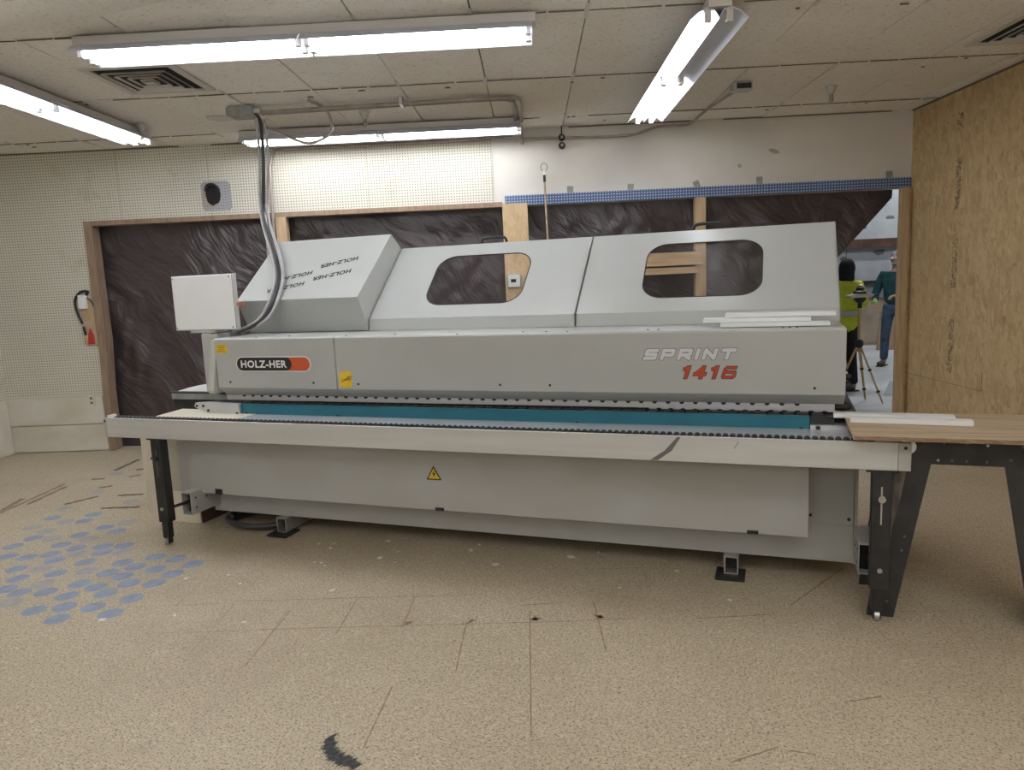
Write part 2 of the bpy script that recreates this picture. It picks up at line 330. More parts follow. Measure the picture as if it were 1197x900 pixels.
# black smudge: a curved chain of slanted strokes
SP = [(-.728,2.225),(-.722,2.185),(-.705,2.150),(-.685,2.125),(-.655,2.105),(-.625,2.09),(-.60,2.07)]
for k in range(46):
    t = k/45*5.99; q = int(t); w_ = t-q; cx = SP[q][0]*(1-w_)+SP[q+1][0]*w_; cy = SP[q][1]*(1-w_)+SP[q+1][1]*w_
    L = .037*(1-.2*k/45)*random.uniform(.6,1.15); d = Vector((.66,.75,0)); p = Vector((-.75,.66,0))*.0045; z_ = .0008+k*1e-5
    a = Vector((cx,cy,z_))-d*L*random.uniform(.5,1.1); b = Vector((cx,cy,z_))+d*L
    mb.add([a-p*.3, a.lerp(b,.35)-p, b-p*.2, b+p*.2, a.lerp(b,.5)+p, a+p*.3], [(0,1,2,3,4,5)], 5)
# heel and dirt marks along the worn joints
for k in range(7):
    x = -1.16+.285*k*.985; 
    for q in range(5):
        a = random.uniform(0, PI); r = random.uniform(.012, .034)
        dx, dy = math.cos(a)*r, math.sin(a)*r; y = 3.04+random.uniform(-.012,.012)
        if k in (2,3,4,5): mb.add([(x-dx,y-dy,.0006),(x-dx*.2+dy*.3,y-dx*.3,.0006),(x+dx,y+dy,.0006),(x-dy*.3,y+dx*.3,.0006)], [(0,1,2,3)], 6)
for (a, b) in (((.55,2.05),(.72,2.12)),((1.02,2.35),(1.16,2.38)),((.66,3.0),(1.0,3.02)),((1.1,3.1),(1.5,3.5)),((-.1,3.18),(.1,3.2)),((.75,2.1),(.82,2.08))):
    floor_strip(a, b, .006, 6)
for (a, b) in (((-1.25,3.015),(-.6,3.012)),((-.6,3.012),(.1,3.008)),((.1,3.008),(.42,3.02)),((-1.5,3.32),(-.3,3.31)),((-.34,3.03),(-.345,2.62)),((-.61,3.30),(-.62,3.0)),((-.89,3.28),(-.90,2.95)),((-.06,3.12),(-.055,2.2)),((.235,3.18),(.245,2.75)),((-.575,2.52),(-.60,2.16)),((-1.18,3.2),(-1.2,2.7))):
    floor_strip(a, b, .0045, 6)
struct(mb.obj('floor', ['floor','blue','bluef','darkstrip','brownstrip','smudge','brownstrip']))

# ceiling: individual fissured tiles with thin dark gaps, slightly sagging
mb = MB(); tw, tl = .6, 1.24
i0 = -9; ix = [.347+tw*k for k in range(-10, 7)]; jy = [5.24+tl*k for k in range(-8, 2)]
for xi in ix:
    for yj in jy:
        x0, x1 = max(xi+.004, XL), min(xi+tw-.004, XR); y0, y1 = max(yj+.004, -4.2), min(yj+tl-.004, YW)
        if x1-x0 < .02 or y1-y0 < .02: continue
        dz = [random.uniform(-.007, .005) for _ in range(4)]; zz = H+.004
        mb.add([(x0,y0,zz+dz[0]),(x1,y0,zz+dz[1]),(x1,y1,zz+dz[2]),(x0,y1,zz+dz[3]),(x0,y0,zz+.02),(x1,y0,zz+.02),(x1,y1,zz+.02),(x0,y1,zz+.02)],
               [(0,1,2,3),(0,4,5,1),(1,5,6,2),(2,6,7,3),(3,7,4,0)])
mb.box(XL, XR, -4.2, YW, H+.026, H+.12, 1)
for yj in (5.24, 4.0, 6.48): # exposed grid runners and dark open joints between the sagging tiles
    wob = lambda q: .004*math.sin(q*7+yj)
    for xi in ix:
        if XL < xi < XR and random.random() < .6: mb.box(xi-.010, xi+.010, yj-.10, yj+.12, H-.006, H-.002, 2)
        for q in range(3):
            if random.random() < .93:
                a_ = xi+.2*q; b_ = min(a_+.2+random.uniform(-.02,.0), XR)
                if a_ > XL: mb.box(a_, b_, yj-.003, yj+random.choice((.0005,.001,.002,.005)), H-.006, H, 3)
for k in range(26): # torn specks and rusty nail spots
    x_, y_ = random.uniform(-4.5, 3.2), random.choice((5.3, 5.35, 6.5, 6.55, 6.7, 4.1))+random.uniform(-.05,.1)
    mb.box(x_, x_+random.uniform(.01,.05), y_, y_+.012, H-.006, H, 3)
for (a_, b_) in ((XL, -3.2), (-2.9, -1.2), (.4, 1.5), (1.8, 3.3)): mb.box(a_, b_, YW-.012, YW, H-.008, H, 3)
mb.box(XR-.015, XR, 2.0, YW, H-.010, H, 3)
struct(mb.obj('ceiling', ['ceiling','plenum','lampw','joint']))
# sagging slanted bulkhead in the near left corner
mb = MB(); A0, A1 = Vector((-3.9,4.4,0)), Vector((-1.35,3.46,0)); B0, B1 = Vector((-3.7,3.82,0)), Vector((-1.15,2.86,0)); C0, C1 = Vector((-4.6,2.9,0)), Vector((-1.5,1.9,0))
z = lambda p, h: (p.x, p.y, h)
mb.add([z(A0,H-.012), z(A1,H-.012), z(B0,2.70), z(B1,2.70), z(C0,2.72), z(C1,2.72), z(A0,H+.01), z(A1,H+.01), z(C0,H+.01), z(C1,H+.01)],
       [(0,1,3,2),(2,3,5,4),(0,2,4,8,6),(1,7,9,5,3),(4,5,9,8),(0,6,7,1),(6,8,9,7)])
o = mb.obj('trim_1', 'ceiling'); struct(o)

def wallbox(name, mats, boxes): 
    mb = MB()
    for b in boxes: mb.box(*b)
    return struct(mb.obj(name, mats))
OL, OR, OT = -4.17, 3.47, 2.20     # the big opening
# back wall: pegboard left of and above the opening, plain wall to the right above it
mb = MB()
mb.box(XL-.1, -4.19, YW, YW+.12, .555, H+.02); mb.box(-4.19, -.31, YW, YW+.12, 2.205, H+.02)
mb.box(-.31, XR, YW+.012, YW+.12, 2.165, H+.02, 1)
mb.box(XL-.1, -4.19, YW+.004, YW+.12, 0, .555, 1)
for xs in (-3.81, -2.95, -1.47): mb.box(xs-.002, xs+.002, YW-.002, YW+.01, 2.205 if xs > -4.1 else .56, H+.01, 2)
struct(mb.obj('wall_back', ['peg','wall','lumberh']))
mb = MB(); mb.box(XL, -4.2, YW-.016, YW+.01, .01, .268); mb.box(XL, -4.2, YW-.022, YW+.01, .275, .548); struct(mb.obj('baseboard_back', 'board', bevel=.003))
mb = MB(); mb.box(XL-.1, XL, -4.2, YW+.12, 0, .53, 1); mb.box(XL-.1, XL, -4.2, YW+.12, .53, H+.02, 0); mb.box(XL-.002, XL+.012, -4.2, YW-.03, .01, .525, 1)
struct(mb.obj('wall_left', ['pegl','board']))
struct(MB().box(XR, XR+.1, -4.2, YW+.0115, 0, H+.02).box(3.460, XR+.05, YW-.02, YW+.10, 0, 2.164).obj('wall_right', 'osb'))
# seams between the strand boards and their faded stamp
mb = MB()
mb.box(XR-.0015, XR+.002, 5.75, 6.90, .465, .469); mb.box(XR-.0015, XR+.002, 5.745, 5.75, .465, .60)
for k in range(620):
    zz = .55+2.1*random.random(); yy = 6.195+random.choice((-.030,-.018,-.006,.006,.018,.030))+random.uniform(-.004,.004) + (zz-.5)*(-.01)
    if noise.noise(Vector((zz*3.1, 1, 2))) < -.18: continue
    mb.box(XR-.0012, XR+.002, yy, yy+random.uniform(.006,.013), zz, zz+random.uniform(.005,.018))
struct(mb.obj('trim_2', 'stamp'))
struct(MB().box(XL-.1, XR+.1, -4.3, -4.2, 0, H+.02).obj('wall_front', 'wall'))

# ---- framing of the opening
def lumber(name, b, mt, label, cat='lumber', group=None): 
    mb = MB().box(*b); o = ((b[0]+b[1])/2, (b[2]+b[3])/2, b[4]); return single(mb, name, mt, label, cat, origin=o, group=group, bevel=.002)
struct(MB().box(-4.17, -.23, YW-.022, YW+.10, 2.158, 2.203).obj('trim_3', 'oldwood', bevel=.002))
mb = MB()
mb.prism([(-4.19,0),(-4.125,0),(-4.12,.6),(-4.095,1.1),(-4.10,1.6),(-4.10,2.16),(-4.17,2.16),(-4.185,1.5),(-4.175,1.0),(-4.19,.5)], YW-.02, YW+.10, 1)
struct(mb.obj('trim_4', 'oldwood'))
lumber('wall_stud', (-2.35,-2.255,YW-.03,YW+.06,0,2.158), 'lumber', 'pale pine stud rising behind the tilted box hood, beside the hanging conduits', 'stud')
lumber('wood_post', (-.232,.0,YW-.035,YW+.06,0,2.185), 'osb2', 'wide strand-board post standing left of the blue strip, thermostat on it', 'post')
lumber('wall_stud', (1.54,1.635,YW-.02,YW+.07,0,2.165), 'lumber', 'pine stud seen through the right-hand hood window', 'stud')
lumber('wall_stud', (3.388,3.458,YW-.06,YW+.005,0,2.165), 'lumber', 'pine jamb at the open doorway beside the strand-board wall', 'stud')
lumber('cross_board', (.0,1.60,YW-.05,YW-.02,1.555,1.675), 'lumberh', 'wider upper board nailed across the studs, seen in the right hood window', 'board')
lumber('cross_board', (.0,1.56,YW-.05,YW-.02,1.478,1.538), 'lumberh', 'narrow lower board nailed across the studs, seen in the right hood window', 'board')
mb = MB().box(-.205, 3.492, YW-.012, YW+.012, 2.165, 2.258)
single(mb, 'perforated_strip', 'bluepeg', 'long blue perforated strip running over the opening under the plain wall', 'strip', origin=(1.6,YW,2.165))
for k, (x, zz, a, wh) in enumerate(((.40,2.285,.05,'first from the left, nearest the upright stick'),(.955,2.28,.05,'second from the left, right of the hanging stick'),(1.56,2.28,-.4,'tilted one above the wood stud'),(2.13,2.29,.0,'fourth from the left over the blue strip'),(3.30,2.285,.0,'last one close to the strand-board wall'))):
    mb = MB().box(-.028,.028,-.003,.002,-.035,.035); o = mb.obj('tape_patch', 'greensteel'); o.location = (x, YW+.010, zz); o.rotation_euler = (0,a,0)
    tag(o, 'grey tape patch on the wall, '+wh, 'tape', 'tape patches above the blue strip')
for x, zz, a, r in ((2.26,2.545,.3,.05),(1.95,2.43,.9,.02)):
    mb = MB().ell((0,0,0), (r,.004,.018), 12, 6); o = mb.obj('wall_scuff', 'tan'); o.location = (x, YW+.010, zz); o.rotation_euler = (0,a,0)
    tag(o, 'larger dried putty scuff on the plain wall above the blue strip' if r > .03 else 'small putty scuff left of and below the larger one', 'scuff')

# ---- plastic sheet behind the studs (wrinkled, torn aside at the right)
def tarp():
    x0, x1, z1 = -4.20, 3.40, 2.19; nx, nz = 300, 90; vs = []; fs = []
    for i in range(nx+1):
        x = x0+(x1-x0)*i/nx
        zb = 0.0 if x < 2.75 else min(z1-.02, 1.40+(x-2.75)*1.07)
        if x >= 2.75: zb = min(zb, 2.12)
        for j in range(nz+1):
            zz = zb+(z1-zb)*j/nz; p = Vector((x*1.2, zz*.6, .3))
            d = .050*noise.noise(p*1.1) + .022*noise.noise(Vector((x*4+zz*2.2, zz*1.1, 5))) + .014*noise.noise(Vector((x*7-zz*5+3*noise.noise(Vector((x,zz,4))), zz*4+x*3, 9))) + .005*abs(noise.noise(Vector((x*16+zz*11, zz*15-x*6, 3))))
            w = min(1, (z1-zz)*4); vs.append((x, YW+.145 + d*w, zz))
    for i in range(nx):
        for j in range(nz): a = i*(nz+1)+j; fs.append((a, a+nz+1, a+nz+2, a+1))
    mb = MB(); mb.add(vs, fs)
    o = single(mb, 'plastic_sheet', 'tarp', 'dark wrinkled plastic sheet hung across the opening behind the studs', 'tarp', origin=(0,YW+.145,0), smooth=True)
tarp()

# ------------------------------------------------------------ wall fittings
r = root('wall_hole', (-2.895, YW, 2.38), 'grey square plate with a ragged dark round hole, high on the pegboard', 'wall hole')
mb = MB(); n = 28; hole = []; outer = []
for k in range(n):
    t = 2*PI*k/n; rr = .093*(1+.03*math.sin(7*t)+.03*math.sin(3*t+1)); hole.append((-.03+rr*.78*math.cos(t), -.008, rr*math.sin(t)+.005))
    c, s = math.cos(t), math.sin(t); q = .135/max(abs(c), abs(s)); outer.append((q*c, -.008, q*s))
mb.add(hole+outer, [(k, (k+1)%n, n+(k+1)%n, n+k) for k in range(n)]); mb.add([(x,0.,zz) for x,_,zz in outer]+outer, [(k,(k+1)%n,n+(k+1)%n,n+k) for k in range(n)])
o = mb.obj('plate', 'greypatch', r)
mb = MB(); mb.add([(x,-.004,zz) for x,_,zz in hole], [tuple(range(n))]); mb.obj('cavity', 'dark', r, label='black inside of the hole')
mb = MB(); 
for k in range(n-1):
    if 9 < k < 23: mb.tube([hole[k], (hole[k][0]*1.05, -.02-.006*math.sin(k*2), hole[k][2]*1.04), hole[k+1]], .007, 5, smooth=0)
mb.obj('torn_rim', 'tan', r, label='torn tan lower-left rim')
MB().tube([hole[2], (hole[4][0],-.02,hole[4][2]+.01), (hole[7][0],-.03,hole[7][2]+.012), (hole[10][0],-.025,hole[10][2]+.01), hole[12]], .012, 6).obj('hose_stub', 'black', r)

r = root('junction_box', (-4.235, YW, 1.05), 'wall patch with white switch box, black cable loop and red tag by the left jamb', 'wall box')
MB().box(-.075,.075,-.014,0,-.005,.43).obj('backing_patch', 'tan', r)
MB().box(-.035,.09,-.018,-.012,.22,.42).obj('bare_wood_patch', 'lumber', r)
MB().box(-.065,.005,-.055,-.014,.34,.47).obj('switch_box', 'white', r, bevel=.004)
MB().tube([(.0,-.02,.47),(.03,-.03,.50),(-.04,-.03,.50),(-.10,-.035,.43),(-.10,-.035,.33),(-.075,-.03,.24),(-.06,-.03,.20)], .012, 8).obj('cable', 'black', r, smooth=True)
MB().tube([(-.055,-.03,.17),(-.05,-.03,.13),(-.048,-.02,.09)], .010, 8).obj('cable', 'black', r, smooth=True)
MB().tube([(.01,-.03,.44),(.05,-.03,.41),(.06,-.02,.36)], .006, 8).obj('cable', 'black', r, smooth=True)
MB().prism([(-.03,0),(.03,0),(.03,.08),(.003,.15),(-.02,.09)], -.03, -.012, 1).obj('red_tag', 'red', r)
r = root('wall_outlet', (-4.305, YW-.022, .45), 'white outlet plate on the scuffed lower board by the left jamb', 'outlet')
MB().box(-.035,.035,-.006,0,0,.115).obj('cover_plate', 'board', r, bevel=.003)
for zz in (.03,.075): MB().box(-.012,.012,-.008,-.005,zz-.010,zz+.012).obj('socket', 'inkgrey', r)
r = root('thermostat', (-.15, YW-.035, 1.42), 'small white thermostat with dark display on the strand-board post', 'thermostat')
MB().box(-.07,.07,-.012,0,-.015,.125).obj('base_plate', 'endcap', r, bevel=.004); MB().box(-.055,.055,-.035,-.01,0,.11).obj('housing', 'white', r, bevel=.006)
MB().box(-.03,.018,-.037,-.034,.045,.075).obj('display', 'ink', r)

# thin upright stick with black and white tip
r = root('thin_stick', (.20, YW-.06, 0), 'tall thin wooden stick with white-and-black tip rising behind the machine', 'stick')
MB().tube([(-.02,0,0),(-.012,0,1.2),(-.035,0,2.36)], .0095, 8, smooth=1).obj('shaft', 'ply', r)
MB().cyl((-.035,0,2.36),(-.035,0,2.42), .012, 10).obj('black_sleeve', 'black', r); MB().cyl((-.035,0,2.42),(-.035,0,2.46), .012, 10, .008).obj('white_tip', 'white', r)
MB().tube([(-.035+.03*math.sin(t), 0, 2.49-.035*math.cos(t)) for t in [2*PI*k/12 for k in range(12)]], .003, 6).obj('wire_loop', 'cable', r)

# paired black sockets hanging at the wall top
r = root('hanging_socket', (.335, YW-.04, H-.03), 'pair of round black sockets hanging at the top of the plain wall', 'socket')
MB().tube([(0,0,.03),(.0,-.01,.0),(.0,0,-.06)], .006, 8).obj('cord', 'black', r)
for k, zz in enumerate((-.07,-.14)): MB().ell((0,0,zz), (.032,.028,.032), 14, 8).obj('socket', 'black', r, smooth=True); MB().lathe((0,-.026,zz), [(.0,0),(.014,0),(.014,-.006),(.0,-.006)], 12, axis='y').obj('socket_face', 'conduit', r)

# ------------------------------------------------------------ conduits and cables
r = root('junction_box', (-2.08, 5.60, H-.085), 'grey-green octagonal junction box on the ceiling with conduits going right', 'junction box')
mb = MB().prism([(-.08,.0),(-.11,.02),(-.11,.065),(-.09,.08),(.07,.08),(.09,.065),(.09,.02),(.06,.0)], -.06, .06, 1); mb.obj('box_body', 'greensteel', r, bevel=.004)
for dy in (-.025, .02): MB().cyl((.09,dy,.045),(.14,dy,.045), .02, 10).obj('connector', 'steel', r)
def run(name, pts, rad, mt, label, cat, grp=None, seg=8):
    c = Vector(pts[0]); mb = MB(); mb.tube(pts, rad, seg); return single(mb, name, mt, label, cat, origin=c, smooth=True, group=grp)
zc = H-.03
run('ceiling_conduit', [(-1.95,5.575,H-.055),(-1.6,5.58,zc-.02),(-.9,5.59,zc-.01),(-.20,5.61,zc),(-.06,5.65,zc),(-.03,5.80,zc),(-.03,6.4,zc),(-.03,6.80,zc),(-.03,6.875,zc-.05),(-.03,6.88,zc-.11)], .015, 'conduit', 'nearer steel conduit running along the ceiling and turning back to the wall', 'conduit')
run('ceiling_conduit', [(-1.95,5.62,H-.055),(-1.6,5.625,zc-.02),(-.9,5.635,zc-.01),(-.24,5.65,zc),(-.10,5.70,zc),(-.075,5.84,zc),(-.072,6.4,zc),(-.07,6.78,zc)], .013, 'conduit', 'farther thinner conduit beside the first on the ceiling', 'conduit')
mb = MB().box(-.91,-.885,5.55,5.68,H-.055,H); single(mb, 'conduit_strap', 'steel', 'steel strap holding both ceiling conduits near mid run', 'strap', origin=(-.9,5.61,H-.055))
P = lambda u, v, z: tuple(W(u, v, z))
hang = [(-2.0,5.585,2.80),(-1.955,5.575,2.74),(-1.934,5.54,2.578),(-1.926,5.48,2.354)]
drop = [(-3.645,4.66,2.121),(-3.45,4.42,1.96),(-3.262,4.22,1.81),(-3.078,4.02,1.665),(-2.984,3.90,1.555),(-2.945,3.78,1.428),(-2.973,3.735,1.336),(-3.037,3.70,1.277),(-3.20,3.73,1.236)]
def off(pts, dx, dv): return [(x+dx, y+dx*.2, zz) for x, y, zz in pts[0]]+[P(u+dx, v+dv, zz) for u, v, zz in pts[1]]
run('hanging_conduit', off((hang,drop),0,0), .0135, 'cable', 'thick dark cable hanging from the ceiling box over the tilted hood', 'cable')
run('hanging_conduit', off((hang[1:],drop),.031,.002), .0105, 'cableg', 'grey cable beside the dark one over the tilted hood, right side', 'cable')
run('hanging_conduit', off((hang[1:],drop),-.029,.0), .0105, 'cableg', 'grey cable beside the dark one over the tilted hood, left side', 'cable')
run('wall_conduit', [(-2.40,6.885,.9),(-2.36,6.885,2.45),(-2.345,6.885,2.64),(-2.32,6.885,2.73),(-2.23,6.885,2.768),(-1.67,6.885,2.764),(-.88,6.885,2.77),(-.10,6.885,2.78)], .014, 'conduit', 'conduit along the top of the pegboard bending down toward the stud', 'conduit')
run('wall_conduit', [(-2.47,6.885,.9),(-2.43,6.885,2.4),(-2.41,6.885,2.81)], .012, 'conduit', 'straight vertical conduit on the pegboard behind the hanging cables', 'conduit')
run('looped_conduit', [(-1.56,5.50,H-.005),(-1.50,5.58,2.82),(-1.455,5.60,2.78),(-1.427,5.6,2.67),(-1.47,5.6,2.60),(-1.60,5.63,2.565),(-1.72,5.7,2.60),(-1.90,5.8,2.69),(-2.03,5.92,2.76),(-2.10,6.0,H-.01)], .011, 'conduit', 'flexible conduit hanging in a loop from the ceiling in front of the far lamp', 'conduit')
r = root('junction_box', (1.60, 5.65, H-.06), 'square open electrical box on the ceiling right of the bright double lamp', 'junction box')
MB().box(-.07,.07,-.05,.05,0,.055).obj('box_body', 'steel', r, bevel=.003); MB().box(-.045,.06,-.056,-.048,.008,.045).obj('box_opening', 'ink', r)
run('ceiling_conduit', [(1.60,5.70,H-.03),(1.53,6.3,H-.025),(1.497,6.84,H-.035),(1.42,6.87,H-.045),(1.21,6.88,2.80),(.98,6.88,2.745),(.7,6.88,2.735),(.3,6.885,2.745),(-.02,6.885,2.752)], .012, 'conduit', 'flexible conduit from the square box down the ceiling and along the plain wall', 'conduit')
for k, (x, y) in enumerate(((-1.25,5.95),(2.35,5.89),(-3.07,6.0))):
    r = root('sprinkler_head', (x, y, H-.002), ('brass sprinkler hanging by the far lamp, left of centre','sprinkler hanging alone on the right half of the ceiling','sprinkler hanging just right of the left-edge lamp')[k], 'sprinkler', group='ceiling sprinklers')
    MB().lathe((0,0,0), [(.0,0),(.045,0),(.032,-.025),(.024,-.05),(.022,-.055),(.0,-.055)], 18).obj('cup', 'steel', r, smooth=True)
    MB().lathe((0,0,-.055), [(.0,0),(.012,0),(.012,-.03),(.018,-.035),(.018,-.05),(.006,-.065),(.0,-.065)], 12).obj('nozzle', 'conduit', r, smooth=True)
    MB().box(-.016,.016,-.003,.003,-.10,-.055).obj('frame_arm', 'conduit', r)
mb = MB().lathe((-2.39,5.92,H-.006), [(.0,0),(.10,0),(.10,.004),(.0,.004)], 28); single(mb, 'round_cover_plate', 'lampw', 'flat round cover plate on the ceiling below the octagonal box', 'cover plate', origin=(-2.39,5.92,H-.006))

def diffuser(x, y, w, d, label):
    r = root('ceiling_vent', (x, y, H), label, 'vent', group=None); a, b = w/2, d/2
    mb = MB()
    for q in ((-a,a,-b,-b+.05),(-a,a,b-.05,b),(-a,-a+.05,-b+.05,b-.05),(a-.05,a,-b+.05,b-.05)): mb.box(*q, -.012, .0)
    mb.obj('frame', 'lampw', r)
    MB().box(-a+.05,a-.05,-b+.05,b-.05,-.002,.0).obj('dark_opening', 'dark', r)
    for k in range(4):
        s = 1-.22*(k+.75); ax, by = (a-.05)*s, (b-.05)*s; i = .83; mb = MB()
        vs = [(-ax,-by,-.024),(ax,-by,-.024),(ax,by,-.024),(-ax,by,-.024)] + [(p*ax*.95,q*by*.95,-.012) for p, q in ((-1,-1),(1,-1),(1,1),(-1,1))]
        mb.add(vs, [(j,(j+1)%4,4+(j+1)%4,4+j) for j in range(4)]); o = mb.obj('louvre', 'lampw', r)
        so = o.modifiers.new('thick', 'SOLIDIFY'); so.thickness = .003
    MB().box(-.035,.035,-.03,.03,-.03,-.026).obj('centre_plate', 'lampw', r)
diffuser(-2.36, 4.80, .58, .62, 'square white louvred ceiling vent partly behind the long front lamp')
diffuser(3.12, 4.70, .60, .58, 'louvred ceiling vent at the top right edge over the strand-board wall')

# ------------------------------------------------------------ strip lamps
def strip_lamp(c, L, rz, lit, label, h=H, bare=False):
    r = root('strip_lamp', (c[0], c[1], h-.42 if bare else h), label, 'ceiling lamp', rz)
    a = L/2
    if bare:
        for x in (-.9, .9): MB().cyl((x,0,-.01), (x,0,.418), .006, 8).obj('suspension_rod', 'steel', r)
    MB().box(-a,a,-.058,.058,-.055,-.008).obj('housing', 'lampw', r, bevel=.003)
    for q, (x0, x1) in enumerate(((-a+.02,-.004),(.004,a-.02))):
        mb = MB()
        for s in (-1, 1):
            pr = [(0,-.100),(.022*s,-.062),(.060*s,-.054),(.105*s,-.070),(.150*s,-.108),(.147*s,-.110),(.103*s,-.074),(.060*s,-.058),(.025*s,-.066),(0,-.106)]
            mb.prism(pr, x0, x1)
        if not bare: mb.obj('reflector', 'reflector', r, smooth=True)
        for s in (-1, 1):
            on = lit[q][0 if s < 0 else 1]
            for e in (x0+.02, x1-.02): MB().box(e-.012,e+.012,.055*s-.016,.055*s+.016,-.118,-.05).obj('lamp_holder', 'lampw', r)
            if on is None: continue
            MB().cyl((x0+.035,.055*s,-.098),(x1-.035,.055*s,-.098), .0165, 12).obj('tube', 'lamp' if on else 'tubeoff', r, smooth=True)
    return r
ON = ((1,1),(1,1))
strip_lamp((-1.13, 4.02), 2.42, 0, ON, 'long double strip lamp across the ceiling in the foreground')
strip_lamp((-1.22, 6.44), 2.42, 0, ON, 'farthest strip lamp, close to the pegboard wall')
strip_lamp((1.00, 5.14), 2.50, PI/2, ((None,1),(1,1)), 'double strip lamp running front to back right of centre, one tube missing')
strip_lamp((-3.18, 5.0), 2.50, PI/2, ON, 'strip lamp running front to back at the left edge')
for x, y, w in ((-2.6, 1.2, 'added bare strip lamp behind the camera, front left'), (1.2, 1.2, 'added bare strip lamp behind the camera, front right'), (-2.6, -1.8, 'added bare strip lamp behind the camera, rear left'), (1.2, -1.8, 'added bare strip lamp behind the camera, rear right')):
    strip_lamp((x, y), 2.42, 0, ON, w, bare=True)  # added unseen lamps, left bare and hung low to brighten the ceiling

# ------------------------------------------------------------ THE MACHINE (u along it, v away from the camera, z up)
OM = Vector((-1.5, 3.9, 0))
mach = root('edge_banding_machine', W(*OM), 'long light-grey edge banding machine with teal strip, windowed hoods and front roller table', 'machine', -YM)
def mm(): return MB(OM)
K = mach
# base
b = mm().box(-3.40,.35,3.60,4.45,.10,.70); base = b.obj('base_cabinet', 'greyd', K, bevel=.004)
mm().box(.135,.335,3.592,3.60,.285,.70).obj('access_panel', 'grey', base, bevel=.002)
mm().cyl((.315,3.590,.315),(.315,3.60,.315), .008, 12).obj('screw', 'black', base)
mm().cyl((.150,3.588,.325),(.150,3.60,.325), .007, 12).obj('screw', 'black', base)
mm().box(.338,.352,3.585,3.60,.10,.70).obj('corner_trim', 'endcap', base)
mm().box(-3.40,.35,3.62,4.40,.70,.80).obj('upper_frame', 'blackm', K)
# front cover
cov = mm().prism([(3.45,.262),(3.462,.262),(3.462,.60),(3.598,.62),(3.598,.66),(3.45,.66)], -3.645, .135, 0).obj('front_cover', 'greyd', K, bevel=.002)
for u in (-1.72, -.105): 
    mm().box(u-.025,u+.025,3.444,3.47,.262,.278).obj('latch', 'black', cov)
mm().box(-3.24,-3.19,3.445,3.50,.262,.295).obj('latch', 'black', cov)
mm().box(-3.575,-3.505,3.4488,3.4502,.27,.655).obj('glue_stripe', 'gluetan', cov, label='faded beige vertical stripe')
tri = mm().add([(-1.789,3.4485,.432),(-1.698,3.4485,.432),(-1.7435,3.4485,.511)], [(0,1,2)]).obj('warning_sign', 'ink', cov)
mm().add([(-1.778,3.4478,.4385),(-1.709,3.4478,.4385),(-1.7435,3.4478,.498)], [(0,1,2)]).obj('sign_face', 'yellow', cov)
mm().add([(-1.738,3.4470,.486),(-1.753,3.4470,.462),(-1.744,3.4470,.464),(-1.750,3.4470,.444),(-1.732,3.4470,.470),(-1.741,3.4470,.468)], [(0,1,2,3,4,5)]).obj('lightning_bolt', 'ink', cov)
# cross channels with adjusting rods
for u0, u1 in ((-3.415,-3.345),(.335,.405)):
    t = .004; mb = mm(); v0, v1 = 3.35, 3.597
    mb.box(u0,u1,v0,v1,.283,.288).box(u0,u1,v0,v1,.150,.155).box(u0,u0+t,v0,v1,.155,.283).box(u1-t,u1,v0,v1,.155,.283)
    c = mb.obj('cross_channel', 'greyd', K)
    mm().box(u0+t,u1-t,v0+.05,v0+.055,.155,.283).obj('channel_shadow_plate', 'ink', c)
    ux = u1 if u0 < 0 else u0
    for vv, zz in ((3.39,.25),(3.39,.19),(3.48,.235)): mm().cyl((ux-.002,vv,zz),(ux+.003,vv,zz), .006, 10).obj('bolt', 'black', c)
mm().box(-3.60,-3.35,3.56,3.66,.14,.26).obj('base_bracket', 'greyd', K)
for u in (-2.85,-.208):
    t = .006; mb = mm(); v0, v1 = 3.545, 4.45
    mb.box(u-.034,u+.034,v0,v1,.098,.104).box(u-.034,u+.034,v0,v1,.014,.020).box(u-.034,u-.034+t,v0,v1,.02,.098).box(u+.034-t,u+.034,v0,v1,.02,.098)
    f = mb.obj('foot_tube', 'steel', K); mm().box(u-.028,u+.028,v0+.06,v0+.066,.02,.098).obj('tube_shadow_plate', 'ink', f)  # black plate paints the shade inside the open tube end
    mm().box(u-.072,u+.066,3.49,3.63,.0,.013).obj('floor_pad', 'blackm', f)
# working bed
mm().box(-2.93,.30,3.235,3.62,.70,.758).obj('machine_bed', 'alu2', K, bevel=.002)
mm().prism([(-3.53,3.235),(-2.93,3.235),(-2.93,3.60),(-3.58,3.60)], .742, .760, 2).obj('infeed_plate', 'cream', K, label='cream infeed plate')
tf = mm().prism([(3.50,.748),(3.52,.748),(3.52,.818),(3.50,.818)], -3.03, .136, 0).obj('fence_strip', 'teal', K, bevel=.001, label='teal fence strip')
for u in (-2.99,-2.36,-2.34,-.95,.10): mm().cyl((u,3.496,.760),(u,3.50,.760), .007, 10).obj('bolt', 'black', tf)
eb = mm(); eb.prism([(-3.372,.800),(-3.360,.822),(-3.27,.828),(-3.034,.822),(-3.034,.752),(-3.245,.752),(-3.35,.786)], 3.485, 3.51, 1)
eb = eb.obj('end_bracket', 'alu2', K, bevel=.002)
for u, zz in ((-3.35,.803),(-3.30,.803),(-3.265,.776),(-3.05,.762)): mm().cyl((u,3.481,zz),(u,3.486,zz), .008, 12).obj('bolt', 'black', eb)
mm().box(.14,.30,3.50,3.60,.748,.775).obj('outfeed_block', 'alu2', K)
mm().cyl((.172,3.488,.752+.012),(.172,3.50,.764), .010, 12).obj('bolt', 'black', K)
# feed chain pads
ch = mm().box(-3.03,.24,3.524,3.60,.760,.812).obj('feed_chain', 'blackm', K)
for k in range(52):
    u = -3.02+.062*k; mm().prism([(u,.812),(u+.054,.812),(u+.050,.822),(u+.004,.822)], 3.528, 3.598, 1).obj('chain_pad', 'black', ch)
